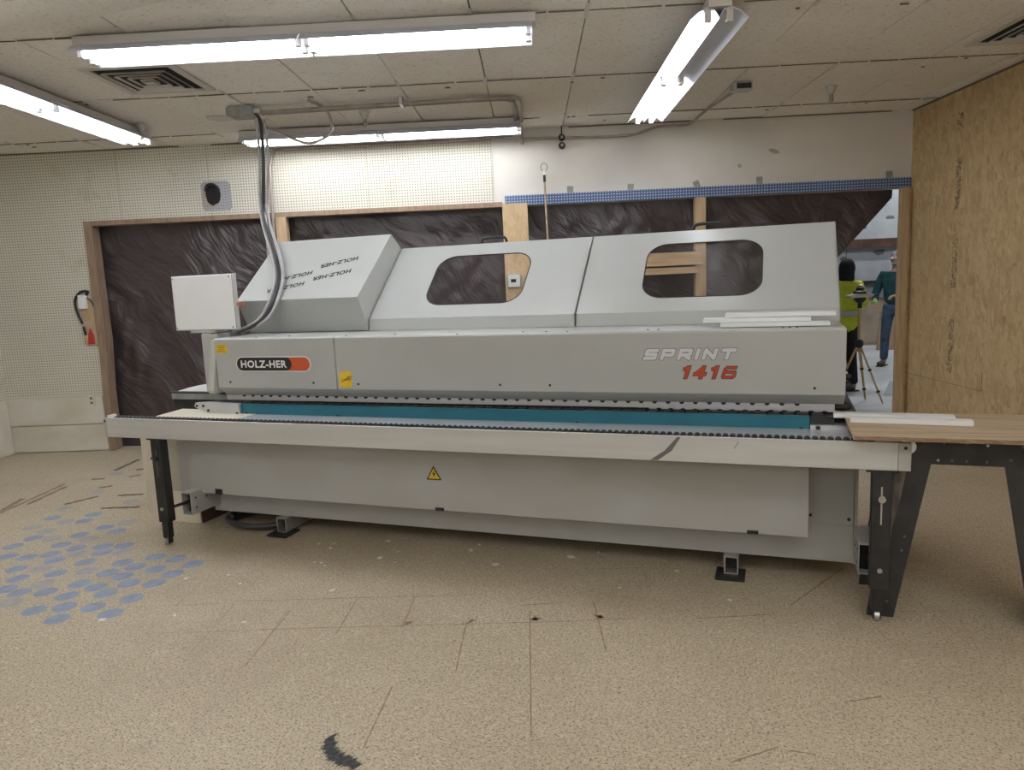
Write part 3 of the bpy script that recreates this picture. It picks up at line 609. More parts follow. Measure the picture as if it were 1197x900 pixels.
# pressure beam with wheels
pb = mm().prism([(3.575,.828),(3.66,.828),(3.66,.880),(3.585,.880),(3.575,.868)], -3.195, .245, 0).obj('pressure_beam', 'alu2', K, bevel=.002)
wm = mm().cyl((-3.06,3.5705,.862),(-3.06,3.577,.862), .0120, 14)
w0 = wm.obj('pressure_wheel', 'black', pb, smooth=True)
for k in range(1, 49):
    c = w0.copy(); c.location = (.0655*k, 0, 0); COL.objects.link(c); c.parent = pb
for k in range(15): mm().prism([(-.60+.058*k,.828),(-.56+.058*k,.828),(-.563+.058*k,.8235),(-.597+.058*k,.8235)], 3.575, 3.60, 1).obj('beam_tooth', 'alu2', pb)
mm().ell((.275,3.61,.846), (.045,.03,.022), 16, 8).obj('bumper', 'black', K, smooth=True)
# upper casing in two panels with chamfered lower lip
prof = [(3.50,.915),(3.50,1.205),(3.508,1.213),(4.50,1.213),(4.50,.88),(3.60,.862),(3.568,.862)]
for u0, u1 in ((-3.185,-2.346),(-2.342,.282)):
    cs = mm().prism(prof, u0, u1, 0).obj('casing_panel', 'grey', K, bevel=.003)
    hs = [(-3.09,.95),(-2.50,.95)] if u0 < -3 else [(-2.205,.945),(-1.355,.948),(-1.085,.948),(.155,.945)]
    for u, zz in hs: mm().cyl((u,3.4975,zz),(u,3.502,zz), .0065, 10).obj('screw', 'black', cs)
    if u0 < -3: left_panel = cs
    else: right_panel = cs
mm().prism([(3.46,.90),(3.48,.88),(3.60,.88),(3.60,1.20),(3.53,1.20)], -3.235, -3.19, 0).obj('casing_end_flange', 'endcap', K, bevel=.002)
for u in (-2.28,-2.0,-1.6,-1.25,-1.12,-1.0,-.6,-.55,.02,.05,.08,-2.9,-2.7):
    mm().cyl((u,3.56+.03*math.sin(u*9),1.213),(u,3.56+.03*math.sin(u*9),1.216), .006, 8).obj('top_screw', 'ink', K)
# logo
def pill(u0, u1, z0, z1, y, mt, name, par, flat_left=False):
    r_ = (z1-z0)/2; zc_ = (z0+z1)/2; pts = []
    for k in range(13): t = -PI/2+PI*k/12; pts.append((u1-r_+r_*math.cos(t), y, zc_+r_*math.sin(t)))
    for k in range(13): t = PI/2+PI*k/12; pts.append((u0+r_+r_*math.cos(t), y, zc_+r_*math.sin(t)))
    return mm().add(pts, [tuple(range(len(pts)))]).obj(name, mt, par)
pill(-3.035,-2.508,1.014,1.104,3.4992,'logowhite','logo_border',left_panel)
pill(-3.028,-2.515,1.020,1.098,3.4984,'logoorange','logo_orange_field',left_panel)
pill(-3.028,-2.640,1.020,1.098,3.4976,'ink','logo_black_field',left_panel)
def cletter(name, s, u0, u1, z0, z1, y, mt, par, off=0., sh=0., lift=0., ref=None, sp=None):
    return lettering(name, s, OM, ((u0+u1)/2, y, (z0+z1)/2), (1,0,0), (0,0,1), u1-u0, z1-z0, mt, par, off, sh, lift, ref, sp)
cletter('logo_lettering', 'HOLZ-HER', -2.998,-2.672,1.037,1.081,3.4968,'logowhite',left_panel,.03)
GL = {'S': [[(1,1),(.12,1),(0,.9),(0,.6),(.1,.5),(.9,.5),(1,.4),(1,.1),(.88,0),(0,0)]], 'P': [[(0,0),(0,1),(.9,1),(1,.88),(1,.55),(.9,.42),(0,.42)]],
      'R': [[(0,0),(0,1),(.9,1),(1,.88),(1,.55),(.9,.42),(0,.42)],[(.45,.42),(1,0)]], 'I': [[(.0,0),(.0,1)]], 'N': [[(0,0),(0,1),(1,0),(1,1)]], 'T': [[(0,1),(1.05,1)],[(.52,1),(.52,0)]],
      '1': [[(-.12,.86),(.22,1),(.22,0)]], '4': [[(.72,0),(.72,1),(.0,.32),(1.02,.32)]], '6': [[(1.05,1),(.2,1),(0,.82),(0,.15),(.14,0),(1.0,0),(1.15,.12),(1.15,.42),(1.0,.54),(0,.54)]]}
def strokes(name, word, u0, u1, z0, z1, y, mt, par, t, shear, grow=0.):
    adv = []; x = 0
    for ch in word: wd = {'I':.0, '1':.22}.get(ch, .62); adv.append((x, wd if ch not in 'I1' else 1)); x += (wd if ch != '1' else .36)+.46
    X = x-.46; hw = t/2+grow; mb = mm(); H_ = z1-z0
    w_ = (u1-u0)-shear*H_-t; k_ = w_/X; h_ = H_-t
    for ch, (x0, wd) in zip(word, adv):
        sc = .62 if ch not in 'I1' else .62
        hw = (t/2)*(.72 if ch == '6' else 1)+grow
        for line in GL[ch]:
            P_ = [Vector((u0+t/2+(x0+px*sc+(.12 if ch == '1' else 0))*k_, z0+t/2+pz*h_)) for px, pz in line]
            for q in range(len(P_)-1):
                a, b = P_[q], P_[q+1]; d = (b-a).normalized(); n_ = Vector((-d.y,d.x))*hw
                ea = hw if q == 0 or abs(d.x*d.y) < .02 else hw*.5; eb = hw if q == len(P_)-2 or abs(d.x*d.y) < .02 else hw*.5
                quad = [a-d*ea-n_, b+d*eb-n_, b+d*eb+n_, a-d*ea+n_]
                mb.add([(p.x+shear*(p.y-z0), y-len(mb.f)*1.2e-5, p.y) for p in quad], [(0,1,2,3)])
    return mb.obj(name, mt, par)
strokes('model_lettering_outline', 'SPRINT', -.612,-.180,1.076,1.128,3.4990,'inkgrey',right_panel,.0155,.32,.0030)
strokes('model_lettering', 'SPRINT', -.612,-.180,1.076,1.128,3.4982,'silver',right_panel,.0155,.32,.0004)
strokes('number_outline', '1416', -.438,-.176,.985,1.046,3.4990,'ink',right_panel,.0150,.32,.0026)
strokes('number_lettering', '1416', -.438,-.176,.985,1.046,3.4982,'logored',right_panel,.0150,.32,.0)
st = mm().box(-3.172,-3.095,3.4985,3.50,1.125,1.178).obj('yellow_sticker', 'yellow', left_panel)
for q in range(4): mm().box(-3.165,-3.11,3.4978,3.4985,1.133+.011*q,1.136+.011*q).obj('print_line', 'inkbrown', left_panel)
mm().box(-2.325,-2.245,3.4985,3.50,.925,1.015).obj('yellow_sticker', 'yellow', right_panel)
for q in range(3): mm().tube([(-2.31+.014*q,3.4982,.955+.006*q),(-2.29+.014*q,3.498,.975+.004*q),(-2.285+.014*q,3.498,.965),(-2.265+.01*q,3.498,.99)], .0018, 4).obj('handwriting', 'inkbrown', right_panel)
# hoods
def shell_hood(u0, u1, win, name, lip=.0):
    mb = mm(); t = .006
    zf, vf, zt, vt = 1.285, 3.905, 1.722, 4.385; d = Vector((0, vt-vf, zt-zf)); Ls = d.length; d.normalize(); nrm = Vector((0,-d.z,d.y))
    # slanted face as a plate with a rounded window
    def pt(u, s, o=0.): return Vector((u, vf, zf)) + d*s + nrm*o
    (a, b2, s0, s1, rad) = win; inner = []; N = 8
    for (cu, cs, t0) in ((b2-rad, s1-rad, 0), (a+rad, s1-rad, PI/2), (a+rad, s0+rad, PI), (b2-rad, s0+rad, 3*PI/2)):
        for k in range(N+1): tt = t0+PI/2*k/N; inner.append((cu+rad*math.cos(tt), cs+rad*math.sin(tt)))
    cu, cs = (a+b2)/2, (s0+s1)/2; outer = []
    for (x, y) in inner:
        dx, dy = x-cu, y-cs; ks = []
        if dx > 1e-6: ks.append((u1-cu)/dx)
        if dx < -1e-6: ks.append((u0-cu)/dx)
        if dy > 1e-6: ks.append((Ls-cs)/dy)
        if dy < -1e-6: ks.append((0-cs)/dy)
        q = min(ks); outer.append((cu+dx*q, cs+dy*q))
    # snap corners so that the plate is a true rectangle
    for c in ((u1,Ls),(u0,Ls),(u0,0),(u1,0)):
        j = min(range(len(outer)), key=lambda i: (outer[i][0]-c[0])**2+(outer[i][1]-c[1])**2); outer[j] = c
    n = len(inner); vs = [pt(*p) for p in inner]+[pt(*p) for p in outer]+[pt(p[0],p[1],t) for p in inner]+[pt(p[0],p[1],t) for p in outer]
    # o>0 goes towards +v/-z? keep thickness behind the face
    vs = [pt(*p) for p in inner]+[pt(*p) for p in outer]+[pt(p[0],p[1],-t) for p in inner]+[pt(p[0],p[1],-t) for p in outer]
    fs = []
    for k in range(n):
        j = (k+1)%n; fs += [(k,j,n+j,n+k),(2*n+k,3*n+k,3*n+j,2*n+j),(k,2*n+k,2*n+j,j),(n+k,n+j,3*n+j,3*n+k)]
    mb.add(vs, fs)
    mb.prism([(3.90,1.216),(3.905,1.285),(3.911,1.287),(3.906,1.216)], u0, u1, 0)          # low front strip
    mb.prism([(vt,zt),(vt+.07,zt+.002),(vt+.07,zt-.004),(vt,zt-.006)], u0, u1, 0)            # top return
    for x0 in (u0, u1-t):                                                                        # side flanges
        mb.prism([(3.90,1.216),(3.905,1.285),(vt,zt),(vt+.07,zt),(vt+.07,zt-.05),(3.99,1.30),(3.975,1.216)], x0, x0+t, 0)
    h = mb.obj(name, 'grey2', K)
    gl = mm(); g = [pt(u, s, -t-.001) for u, s in ((a-.02,s0-.02),(b2+.02,s0-.02),(b2+.02,s1+.02),(a-.02,s1+.02))]; g2 = [p - nrm*.003 for p in g]
    gl.add(g+g2, [(0,1,2,3),(7,6,5,4),(0,4,5,1),(1,5,6,2),(2,6,7,3),(3,7,4,0)]).obj('window_pane', 'glass', h)
    rim = [pt(*p, -.001) for p in inner]; mm().tube(rim+[rim[0]], .0035, 6, smooth=0).obj('window_gasket', 'black', h)
    return h, pt, Ls
h2, pt2, L2 = shell_hood(-2.352,-1.056,(-2.025,-1.405,.105,.54,.115),'hood')
h3, pt3, L3 = shell_hood(-1.048,.284,(-.705,-.082,.105,.54,.115),'hood')
mm().prism([(0,0),(.003,0),(.003,.1),(0,.1)],0,.001).v  # (no geometry kept)
sl = [pt2(-1.325,.02,.0012),pt2(-1.321,.02,.0012),pt2(-1.30,L2-.01,.0012),pt2(-1.304,L2-.01,.0012)]
mm().add(sl, [(0,1,2,3)]).obj('panel_seam', 'endcap', h2)
for h, u in ((h2,-1.70),(h3,-.38)):
    mm().tube([(u-.085,4.40,1.724),(u-.07,4.40,1.752),(u,4.40,1.757),(u+.07,4.40,1.752),(u+.085,4.40,1.724)], .009, 8).obj('handle', 'black', h, smooth=True)
# tilted box hood
zB, vB, zC, vC = 1.425, 3.80, 1.812, 4.262
mb = mm().prism([(3.905,1.216),(vB,zB),(vC,zC),(4.392,1.722),(4.392,1.216)], -3.245, -2.358, 0)
hb = mb.obj('box_hood', 'grey2', K, bevel=.003)
dv = Vector((0, vC-vB, zC-zB)).normalized(); 
for (c, s, dn) in (((-2.632,4.06,1.643),0,0),((-2.632,3.966,1.565),0,0),((-2.918,3.968,1.565),0,0),((-2.93,3.888,1.497),0,0)):
    cc = Vector(c); tpar = (cc.y-vB)/(vC-vB); cc.z = zB+(zC-zB)*tpar
    ax = (Vector((-1,0,0))*.243 - dv*.062).normalized(); nr = Vector((1,0,0)).cross(dv); nr = -nr if nr.y > 0 else nr
    up = nr.cross(ax).normalized()
    lettering('stencil_lettering', 'HOLZ-HER', OM, cc, ax, up, .262, .038, 'ink', hb, .03, .12, .0016)
# control box on its post
mm().prism([(-3.362,1.02),(-3.292,1.02),(-3.292,1.262),(-3.362,1.262)], 3.60, 3.64, 1).obj('post', 'grey', K, bevel=.002)
mm().box(-3.355,-3.235,3.585,3.70,.872,1.235).obj('post', 'grey', K, bevel=.002)
mm().box(-3.44,-3.25,3.59,3.70,1.243,1.256).obj('box_bracket', 'greyd', K, bevel=.001)
cb = mm().box(-3.561,-3.095,3.605,3.64,1.258,1.597).obj('control_box', 'grey2', K)
mm().box(-3.557,-3.099,3.596,3.605,1.262,1.593).obj('door_panel', 'white', cb, bevel=.004)
for u in (-3.545,-3.112):
    for zz in (1.275,1.580): mm().cyl((u,3.593,zz),(u,3.597,zz), .007, 10).obj('screw', 'endcap', cb)
mm().box(-3.095,-3.045,3.62,3.635,1.405,1.418).obj('orange_lead', 'orange', cb)
# left outfeed rail and tray
mm().box(-3.775,-3.24,3.70,3.76,.842,.850).obj('rail_cap', 'black', K); mm().box(-3.76,-3.24,3.702,3.76,.803,.842).obj('side_rail', 'greensteel', K)
mm().box(-3.76,-3.36,3.715,3.80,.70,.803).obj('lower_guard', 'blackm', K)
mb = mm(); mb.add([(-3.74,3.74,.852),(-3.78,3.86,.852),(-3.80,4.0,.852),(-3.77,4.12,.852),(-3.36,4.14,.852),(-3.36,3.74,.852)]+[(x,y,.842) for x,y in ((-3.74,3.74),(-3.78,3.86),(-3.80,4.0),(-3.77,4.12),(-3.36,4.14),(-3.36,3.74))],
   [(0,1,2,3,4,5),(11,10,9,8,7,6)]+[(k,(k+1)%6,6+(k+1)%6,6+k) for k in range(6)]); mb.obj('tray', 'white', K)
# right-end details: knobs and cables
for zz, rr in ((.918,.026),(.962,.016)): mm().cyl((.283,3.75,zz),(.325,3.75,zz), rr, 14).obj('knob', 'black', K, smooth=True)
for q in range(5): mm().tube([(.15+.02*q,3.62,.80),(.20+.02*q,3.60,.79-.006*q),(.27+.006*q,3.58,.778),(.31,3.60+.01*q,.768)], .006, 6).obj('lead', 'black', K)
mm().cyl((.16,3.54,.785),(.22,3.54,.785), .009, 10).obj('brass_pin', 'instr', K)
mm().box(.14,.35,3.62,4.40,.70,.76).obj('end_tray', 'blackm', K)
# ---- roller table on the front
rt = mm(); rt.prism([(3.20,.658),(3.206,.655),(3.275,.655),(3.275,.700),(3.212,.700),(3.212,.768),(3.206,.774),(3.20,.772)], -3.775, .455, 0)
beam = rt.obj('roller_table_rail', 'alu', K, bevel=.001)
mm().box(-3.80,-3.776,3.201,3.272,.655,.770).obj('end_cap', 'endcap', beam, bevel=.002); mm().box(.456,.503,3.201,3.272,.657,.772).obj('end_cap', 'endcap', beam, bevel=.002)
mm().box(.38,.45,3.215,3.25,.768,.784).obj('white_block', 'white', beam)
mm().cyl((.492,3.215,.755),(.492,3.268,.755), .030, 24).obj('end_roller', 'white', beam, smooth=True)
mm().cyl((.482,3.199,.752),(.482,3.202,.752), .007, 10).obj('screw', 'black', beam)
mm().box(-3.788,-3.77,3.22,3.27,.768,.784).obj('white_block', 'white', beam)
mm().cyl((-3.79,3.199,.752),(-3.79,3.202,.752), .007, 10).obj('screw', 'black', beam)
mm().box(-3.775,.38,3.214,3.262,.745,.764).obj('roller_rail', 'alu2', beam)
sp_ = .0302; u_end = .36; nroll = 136
wb = mm().cyl((u_end,3.216,.766),(u_end,3.258,.766), .0138, 14); w0 = wb.obj('roller', 'black', beam, smooth=True)
for k in range(1, 100):
    c = w0.copy(); c.location = (-sp_*k, 0, 0); COL.objects.link(c); c.parent = beam
mb = mm()
for k in range(100, nroll): mb.cyl((u_end-sp_*k,3.216,.766),(u_end-sp_*k,3.258,.766), .0138, 12)
so = mb.obj('roller', 'black', beam, smooth=True); so['kind'] = 'stuff'
# dark scuff on the rail and small scratches
mm().add([(-.535,3.1992,.660),(-.50,3.1992,.660),(-.44,3.1992,.705),(-.40,3.1992,.768),(-.415,3.1992,.768),(-.47,3.1992,.705)], [(0,1,2,3,4,5)]).obj('scuff_mark', 'inkgrey', beam)
mm().tube([(-.175,3.1995,.725),(-.165,3.1995,.74),(-.155,3.1995,.757)], .0015, 4).obj('scratch', 'ink', beam)
for u, sgn in ((-3.428,-1),(.402,1)):
    mm().box(u-.06,u+.06,3.207,3.275,.646,.656).obj('leg_plate', 'blackm', K)
    lg = mm().box(u-.037,u+.037,3.21,3.268,.145,.650).obj('leg', 'blackm', K, bevel=.004)
    mm().box(u-.027,u+.020,3.218,3.258,.045,.20).obj('leg_extension', 'blackm', lg, bevel=.003)
    mm().box(u-.003,u+.003,3.2085,3.212,.425,.585).obj('slot', 'inkgrey' if sgn < 0 else 'endcap', lg)
    mm().cyl((u,3.195,.535),(u,3.21,.535), .015, 8).obj('bolt', 'steel' if sgn > 0 else 'blackm', lg)
    mm().cyl((u,3.203,.228),(u,3.21,.228), .010, 10).obj('bolt', 'steel', lg)
    if sgn < 0: mm().tube([(u-.03,3.20,.535),(u,3.185,.55),(u+.015,3.185,.52)], .006, 6).obj('wing_handle', 'blackm', lg)
    for s in (-.013, .013): mm().box(u-.004+s-.003,u-.004+s+.003,3.222,3.254,.010,.055).obj('fork', 'blackm', lg)
    mm().cyl((u-.014,3.232,.022),(u+.006,3.232,.022), .0215, 18).obj('wheel', 'steel', lg, smooth=True)
    mm().cyl((u+.02 if sgn < 0 else u-.02,3.25,.225),(u+.055 if sgn < 0 else u-.03,3.50,.225), .0095, 10).obj('adjusting_rod', 'blackm', lg)
# ------------------------------------------------------------ things around the machine
mb = MB(); n = 6
prof = [(-3.53,3.60),(-3.53,4.2),(-4.2,4.2),(-4.19,3.85),(-4.12,3.74),(-3.98,3.65),(-3.81,3.60)]
ob = root('cream_cabinet', W(-3.75,3.8,0), 'low cream cabinet with rounded corner behind the left table leg', 'cabinet', -YM)
mb = MB((-3.75,3.8,0)).prism(prof[:], 0, .62, 2); mb.obj('carcass', 'cream', ob, bevel=.002)
MB((-3.75,3.8,0)).box(-3.53,-3.52,3.61,4.2,.0,.60).obj('side_panel', 'brownboard', ob)
pts = []
for k in range(34):
    t = k/33*2.6*2*PI; pts.append((-3.12+(.22-.02*math.sin(t*.4))*math.cos(t), 3.70+(.155+.015*math.sin(t*.7))*math.sin(t), .022+.030*k/33+.005*math.sin(k)))
single(MB().tube(pts, .017, 10, smooth=3), 'coiled_cable', 'cable', 'thick dark cable coiled on the floor under the machine\'s left end', 'cable', origin=(-3.12,3.78,0), rz=-YM, smooth=True)
# strips lying on the casing
for (u0, u1, v0, v1, z0, lab) in ((-.262,.222,3.62,3.70,1.2165,'lowest'),(-.345,.142,3.66,3.76,1.2375,'middle, sticking out farthest left'),(-.243,.250,3.68,3.78,1.2585,'topmost, reaching farthest right')):
    single(MB().box(u0,u1,v0,v1,z0,z0+.019), 'white_strip', 'white', 'white profile strip stacked on the casing under the right hood, '+lab, 'strip', origin=((u0+u1)/2,(v0+v1)/2,z0), rz=-YM, group='profile strips on the casing', bevel=.001)
# bench
OB = Vector((.715,3.40,0)); bn = root('work_bench', W(*OB), 'small black splay-legged bench with a rough plywood top right of the machine', 'bench', -YM)
def bb(): return MB(OB)
bb().box(.285,1.145,3.13,3.66,.795,.812).obj('bench_top', 'ply', bn, bevel=.001)
bb().box(.287,1.143,3.1285,3.130,.795,.811).obj('top_edge', 'plyedge', bn)
def panel(v):
    pr = [(.46,.793),(.365,0),(.467,0),(.586,.672),(.844,.672),(.963,0),(1.065,0),(.97,.793)] if v < 3.4 else [(.46,.793),(.365,0),(.45,0),(.54,.672),(.93,.672),(1.04,0),(1.09,0),(1.0,.793)]
    return bb().prism(pr, v, v+.019, 1)
for v in (3.275, 3.60):
    p = panel(v).obj('side_frame', 'blackply', bn, bevel=.001)
    if v < 3.4:
        for k, (u, zz) in enumerate(((.56,.765),(.63,.762),(.71,.762),(.78,.756),(.61,.69),(.66,.69),(.71,.69),(.78,.69),(.86,.70),(.90,.755),(.435,.13),(.44,.07),(.50,.36),(.49,.30))):
            bb().cyl((u,v-.003,zz),(u,v+.002,zz), .0055, 8).obj('screw', 'steel' if k in (3,4,10) else 'inkgrey', p)
bb().prism([(.455,.79),(.435,.79),(.407,.50),(.427,.50)], 3.295, 3.60, 1).obj('end_board', 'blackply', bn)
bb().prism([(.975,.79),(.995,.79),(1.085,.02),(1.065,.02)], 3.295, 3.60, 1).obj('end_board', 'blackply', bn)
bb().prism([(.455,.66),(.50,.66),(.475,.50),(.452,.40),(.440,.27),(.425,.30),(.428,.48)], 3.268, 3.275, 1).obj('worn_patch', 'roughedge', bn, label='worn bare plywood patch')
for (pp, lab) in ((((.235,3.50),(.706,3.475)),'back one, reaching left over the machine'),(((.295,3.40),(.752,3.375)),'front one of the two')):
    (a, b2) = pp; a = Vector((*a,0)); b2 = Vector((*b2,0)); d = (b2-a).normalized(); q = Vector((-d.y,d.x,0))*.055
    mb = MB(); zt = .8125; vs = [a,b2,b2+q,a+q]; mb.add([Vector((p.x,p.y,zt)) for p in vs]+[Vector((p.x,p.y,zt+.020)) for p in vs], [(0,3,2,1),(4,5,6,7),(0,1,5,4),(1,2,6,5),(2,3,7,6),(3,0,4,7)])
    single(mb, 'white_strip', 'white', 'white profile strip on the plywood bench top, '+lab, 'strip', origin=((a.x+b2.x)/2,(a.y+b2.y)/2+.02,zt), rz=-YM, group='profile strips on the bench', bevel=.001)
single(MB().ell((1.02,3.49,.8135), (.02,.012,.003), 12, 6), 'knot_plug', 'ink', 'small dark plug on the bench top right of the white strips', 'plug', origin=(1.02,3.49,.812), rz=-YM)
# small white chips on the floor
for i, (x, y) in enumerate([(-1.21, 4.08), (-1.3, 4.08), (-1.21, 4.0), (-0.89, 4.09), (-0.8, 3.91), (-0.89, 3.83), (-0.79, 3.75), (-1.04, 3.41), (-1.55, 3.53), (-1.66, 3.65), (-0.24, 3.68), (-0.39, 3.9), (0.16, 3.75), (-1.36, 3.09), (-1.2, 3.78), (-1.17, 3.74), (-1.24, 3.79), (0.68, 3.52), (0.85, 3.17), (0.37, 3.34), (0.31, 3.8), (-0.35, 3.98), (-2.05, 3.16), (-1.87, 3.62), (-1.72, 3.18)]):
    n = 5+i%3; rr = random.uniform(.010, .017)
    if i in (5,10,11,12,22): rr = .022
    pts = [(rr*random.uniform(.6,1.3)*math.cos(2*PI*k/n), rr*.8*random.uniform(.5,1.2)*math.sin(2*PI*k/n)) for k in range(n)]
    mb = MB().prism(pts, 0, .0016, 2); o = mb.obj('floor_chip', 'chip'); o.location = (x, y, .0005); o.rotation_euler = (0,0,i)
    tag(o, 'small white chip of debris on the beige floor in front of the machine', 'debris', 'white chips on the floor')

# ------------------------------------------------------------ the hall beyond the opening
FX0, FX1, FY0, FY1, FH = -5.3, 11.0, YW+.121, 14.2, 4.2
struct(MB().box(FX0, FX1, YW+.12, FY1, -.1, 0).obj('floor', 'concrete'))
struct(MB().box(FX0, FX1, YW+.12, FY1, FH, FH+.1).obj('ceiling', 'plenum'))
mb = MB().box(FX0, FX1, FY1, FY1+.1, 0, FH)
for k in range(8): mb.box(2.0+1.0*k, 2.012+1.0*k, FY1-.008, FY1, .9, FH, 1)
struct(mb.obj('wall_far', ['farwall','inkgrey']))
struct(MB().box(FX0-.1, FX0, YW+.12, FY1, 0, FH).obj('wall_far_left', 'farwall')); struct(MB().box(FX1, FX1+.1, YW+.12, FY1, 0, FH).obj('wall_far_right', 'farwall'))
struct(MB().box(XR+.1, FX1, YW+.02, YW+.12, 0, FH).obj('wall_hall_right', 'farwall')); struct(MB().box(FX0, XR+.1, YW+.01, YW+.12, H+.13, FH).obj('wall_hall_above', 'farwall'))
single(MB().box(3, 10.9, FY1-.12, FY1-.01, 1.80, 1.97), 'wall_girt', 'rust', 'rusty horizontal girt on the far hall wall above the workers', 'girt', origin=(6.5,FY1-.06,1.80))
single(MB().box(3, 10.9, FY1-.10, FY1-.01, 1.14, 1.19), 'wall_girt', 'ink', 'thin dark ledge low on the far hall wall', 'ledge', origin=(6.5,FY1-.05,1.14))
for i, (x, zz, w, h) in enumerate(((5.95,1.62,.10,.05),(6.62,1.72,.16,.07),(6.15,1.42,.07,.03),(6.3,2.2,.14,.06),(6.8,2.35,.12,.05),(5.9,2.28,.08,.04))):
    mb = MB(); n = 7; mb.add([(w*random.uniform(.5,1)*math.cos(2*PI*k/n), 0, h*random.uniform(.5,1)*math.sin(2*PI*k/n)) for k in range(n)], [tuple(range(n))]); mb.v += []
    o = mb.obj('wall_patch', 'inkgrey'); o.location = (x, FY1-.004, zz); so = o.modifiers.new('t','SOLIDIFY'); so.thickness = .004
    tag(o, 'ragged dark patch on the far hall insulation wall', 'patch', 'dark patches on the far wall')
r = root('low_cabinet', (7.0, FY1-.40, 0), 'faded brown cabinet against the far hall wall behind the workers', 'cabinet')
MB().box(-1.5,1.5,0,.38,0,.85).obj('carcass', 'farwood', r); MB().box(-1.52,1.52,-.02,.39,.85,.89).obj('top', 'inkgrey', r)
for k in range(3): MB().box(-1.45+k,-.5+k,-.015,0,.05,.80).obj('door', 'farwood', r)
single(MB().prism([(-.16,0),(.14,0),(.14,.62),(-.10,.66)], -.02, .0, 1).obj and MB().prism([(6.02,0),(6.34,0),(6.34,.62),(6.08,.68)], 12.9, 12.93, 1), 'leaning_panel', 'cardboard', 'tan cardboard sheet standing in the hall between the two workers', 'panel', origin=(6.2,12.9,0))
single(MB().cyl((6.42,12.7,0),(6.46,12.9,1.32), .014, 8), 'yellow_pole', 'tripodwood', 'thin upright pole standing beside the cardboard sheet in the hall', 'pole', origin=(6.42,12.7,0))
r = root('tool_stand', (6.72,12.75,0), 'dark stand with red tool at the right of the hall, behind the bearded worker', 'tool')
MB().box(-.22,.22,-.1,.1,.0,.05).obj('foot', 'blackm', r); MB().tube([(-.2,0,.05),(-.15,0,.5),(-.2,0,.6)], .03, 8).obj('frame_bar', 'blackm', r); MB().tube([(.15,0,.05),(.1,0,.4),(.12,0,.55)], .03, 8).obj('frame_bar', 'blackm', r)
MB().prism([(-.25,.45),(.2,.42),(.22,.56),(-.1,.62),(-.24,.55)], -.08, .08, 1).obj('tool_body', 'red', r, bevel=.02)
single(MB().prism([(6.05,.90),(6.35,.92),(6.38,.97),(6.2,1.0),(6.03,.95)], 13.86, 13.98, 1), 'leaf_blower', 'blackm', 'dark rounded tool lying on the far cabinet top', 'tool', origin=(6.2,13.9,.90), bevel=.02)
r = root('hose_reel', (5.72, 13.9, .895), 'small round black reel on the far cabinet top', 'reel')
MB().lathe((0,0,.10), [(.0,0),(.10,0),(.10,.04),(.0,.04)], 20, axis='y').obj('wheel', 'black', r); MB().box(-.08,.08,-.02,.08,0,.03).obj('stand', 'black', r)
mb = MB(); mb.add([(0,0,.002),(.16,.10,.002),(.19,-.06,.002),(.10,.05,.17)], [(0,1,2),(0,3,1),(1,3,2),(0,2,3)]); o = single(mb, 'folded_sheet', 'white', 'folded white sheet on the hall floor at the doorway jamb', 'sheet'); o.location = (3.98, 8.35, 0)
for k, (x, y) in enumerate(((4.0,9.3),(7.6,10.6),(6.8,12.9))):
    r = root('hall_lamp', (x, y, FH-.02), 'long hall ceiling lamp %s' % ('nearest the opening','over the middle of the hall','closest to the far wall')[k], 'ceiling lamp')
    MB().box(-.75,.75,-.10,.10,-.06,0).obj('housing', 'lampw', r); MB().box(-.72,.72,-.085,.085,-.075,-.061).obj('diffuser', 'lampfar', r)

# tripod with levelling instrument
T = Vector((3.53, 7.98, 0)); r = root('survey_tripod', T, 'wooden-legged tripod with a cream levelling instrument in the doorway', 'tripod')
apex = Vector((0,0,.66)); feet = [Vector((.20,-.16,0)), Vector((.13,.10,0)), Vector((-.30,-.02,0))]
MB().cyl((0,0,.56),(0,0,1.05), .016, 12).obj('centre_post', 'tripodwood', r, smooth=True)
MB().lathe((0,0,.60), [(.0,0),(.03,0),(.045,.03),(.045,.07),(.03,.09),(.0,.09)], 16).obj('spreader_hub', 'black', r)
for f in feet:
    d = (f-apex); s = apex+d*.03; side = d.cross(Vector((0,0,1))).normalized()*.011
    lg = MB().cyl(s+side, apex+d*.97+side*.3, .008, 8).cyl(s-side, apex+d*.97-side*.3, .008, 8).obj('leg', 'tripodwood', r)
    for q in (.45,.80): MB().cyl(apex+d*(q-.015), apex+d*(q+.015), .019, 10).obj('clamp', 'black', lg)
    MB().cyl(apex+d*.96, f, .012, 8, .004).obj('spike', 'steel', lg)
MB().lathe((0,0,1.03), [(.0,0),(.022,0),(.022,.05),(.045,.07),(.06,.09),(.06,.11),(.0,.11)], 16).obj('head_clamp', 'black', r)
MB().prism([(-.13,1.14),(.10,1.145),(.13,1.17),(.06,1.20),(-.05,1.19),(-.13,1.165)], -.06, .06, 1).obj('instrument_body', 'instr', r, bevel=.008)
MB().lathe((-.0,0,1.185), [(.0,0),(.075,0),(.07,.02),(.045,.035),(.04,.06),(.0,.065)], 18).obj('rotating_head', 'blackm', r, smooth=True)
MB().ell((0,0,1.255), (.032,.032,.03), 14, 8).obj('lens_cap', 'instr', r, smooth=True)
MB().box(.06,.17,-.03,.03,1.15,1.17).obj('display_arm', 'blackm', r)

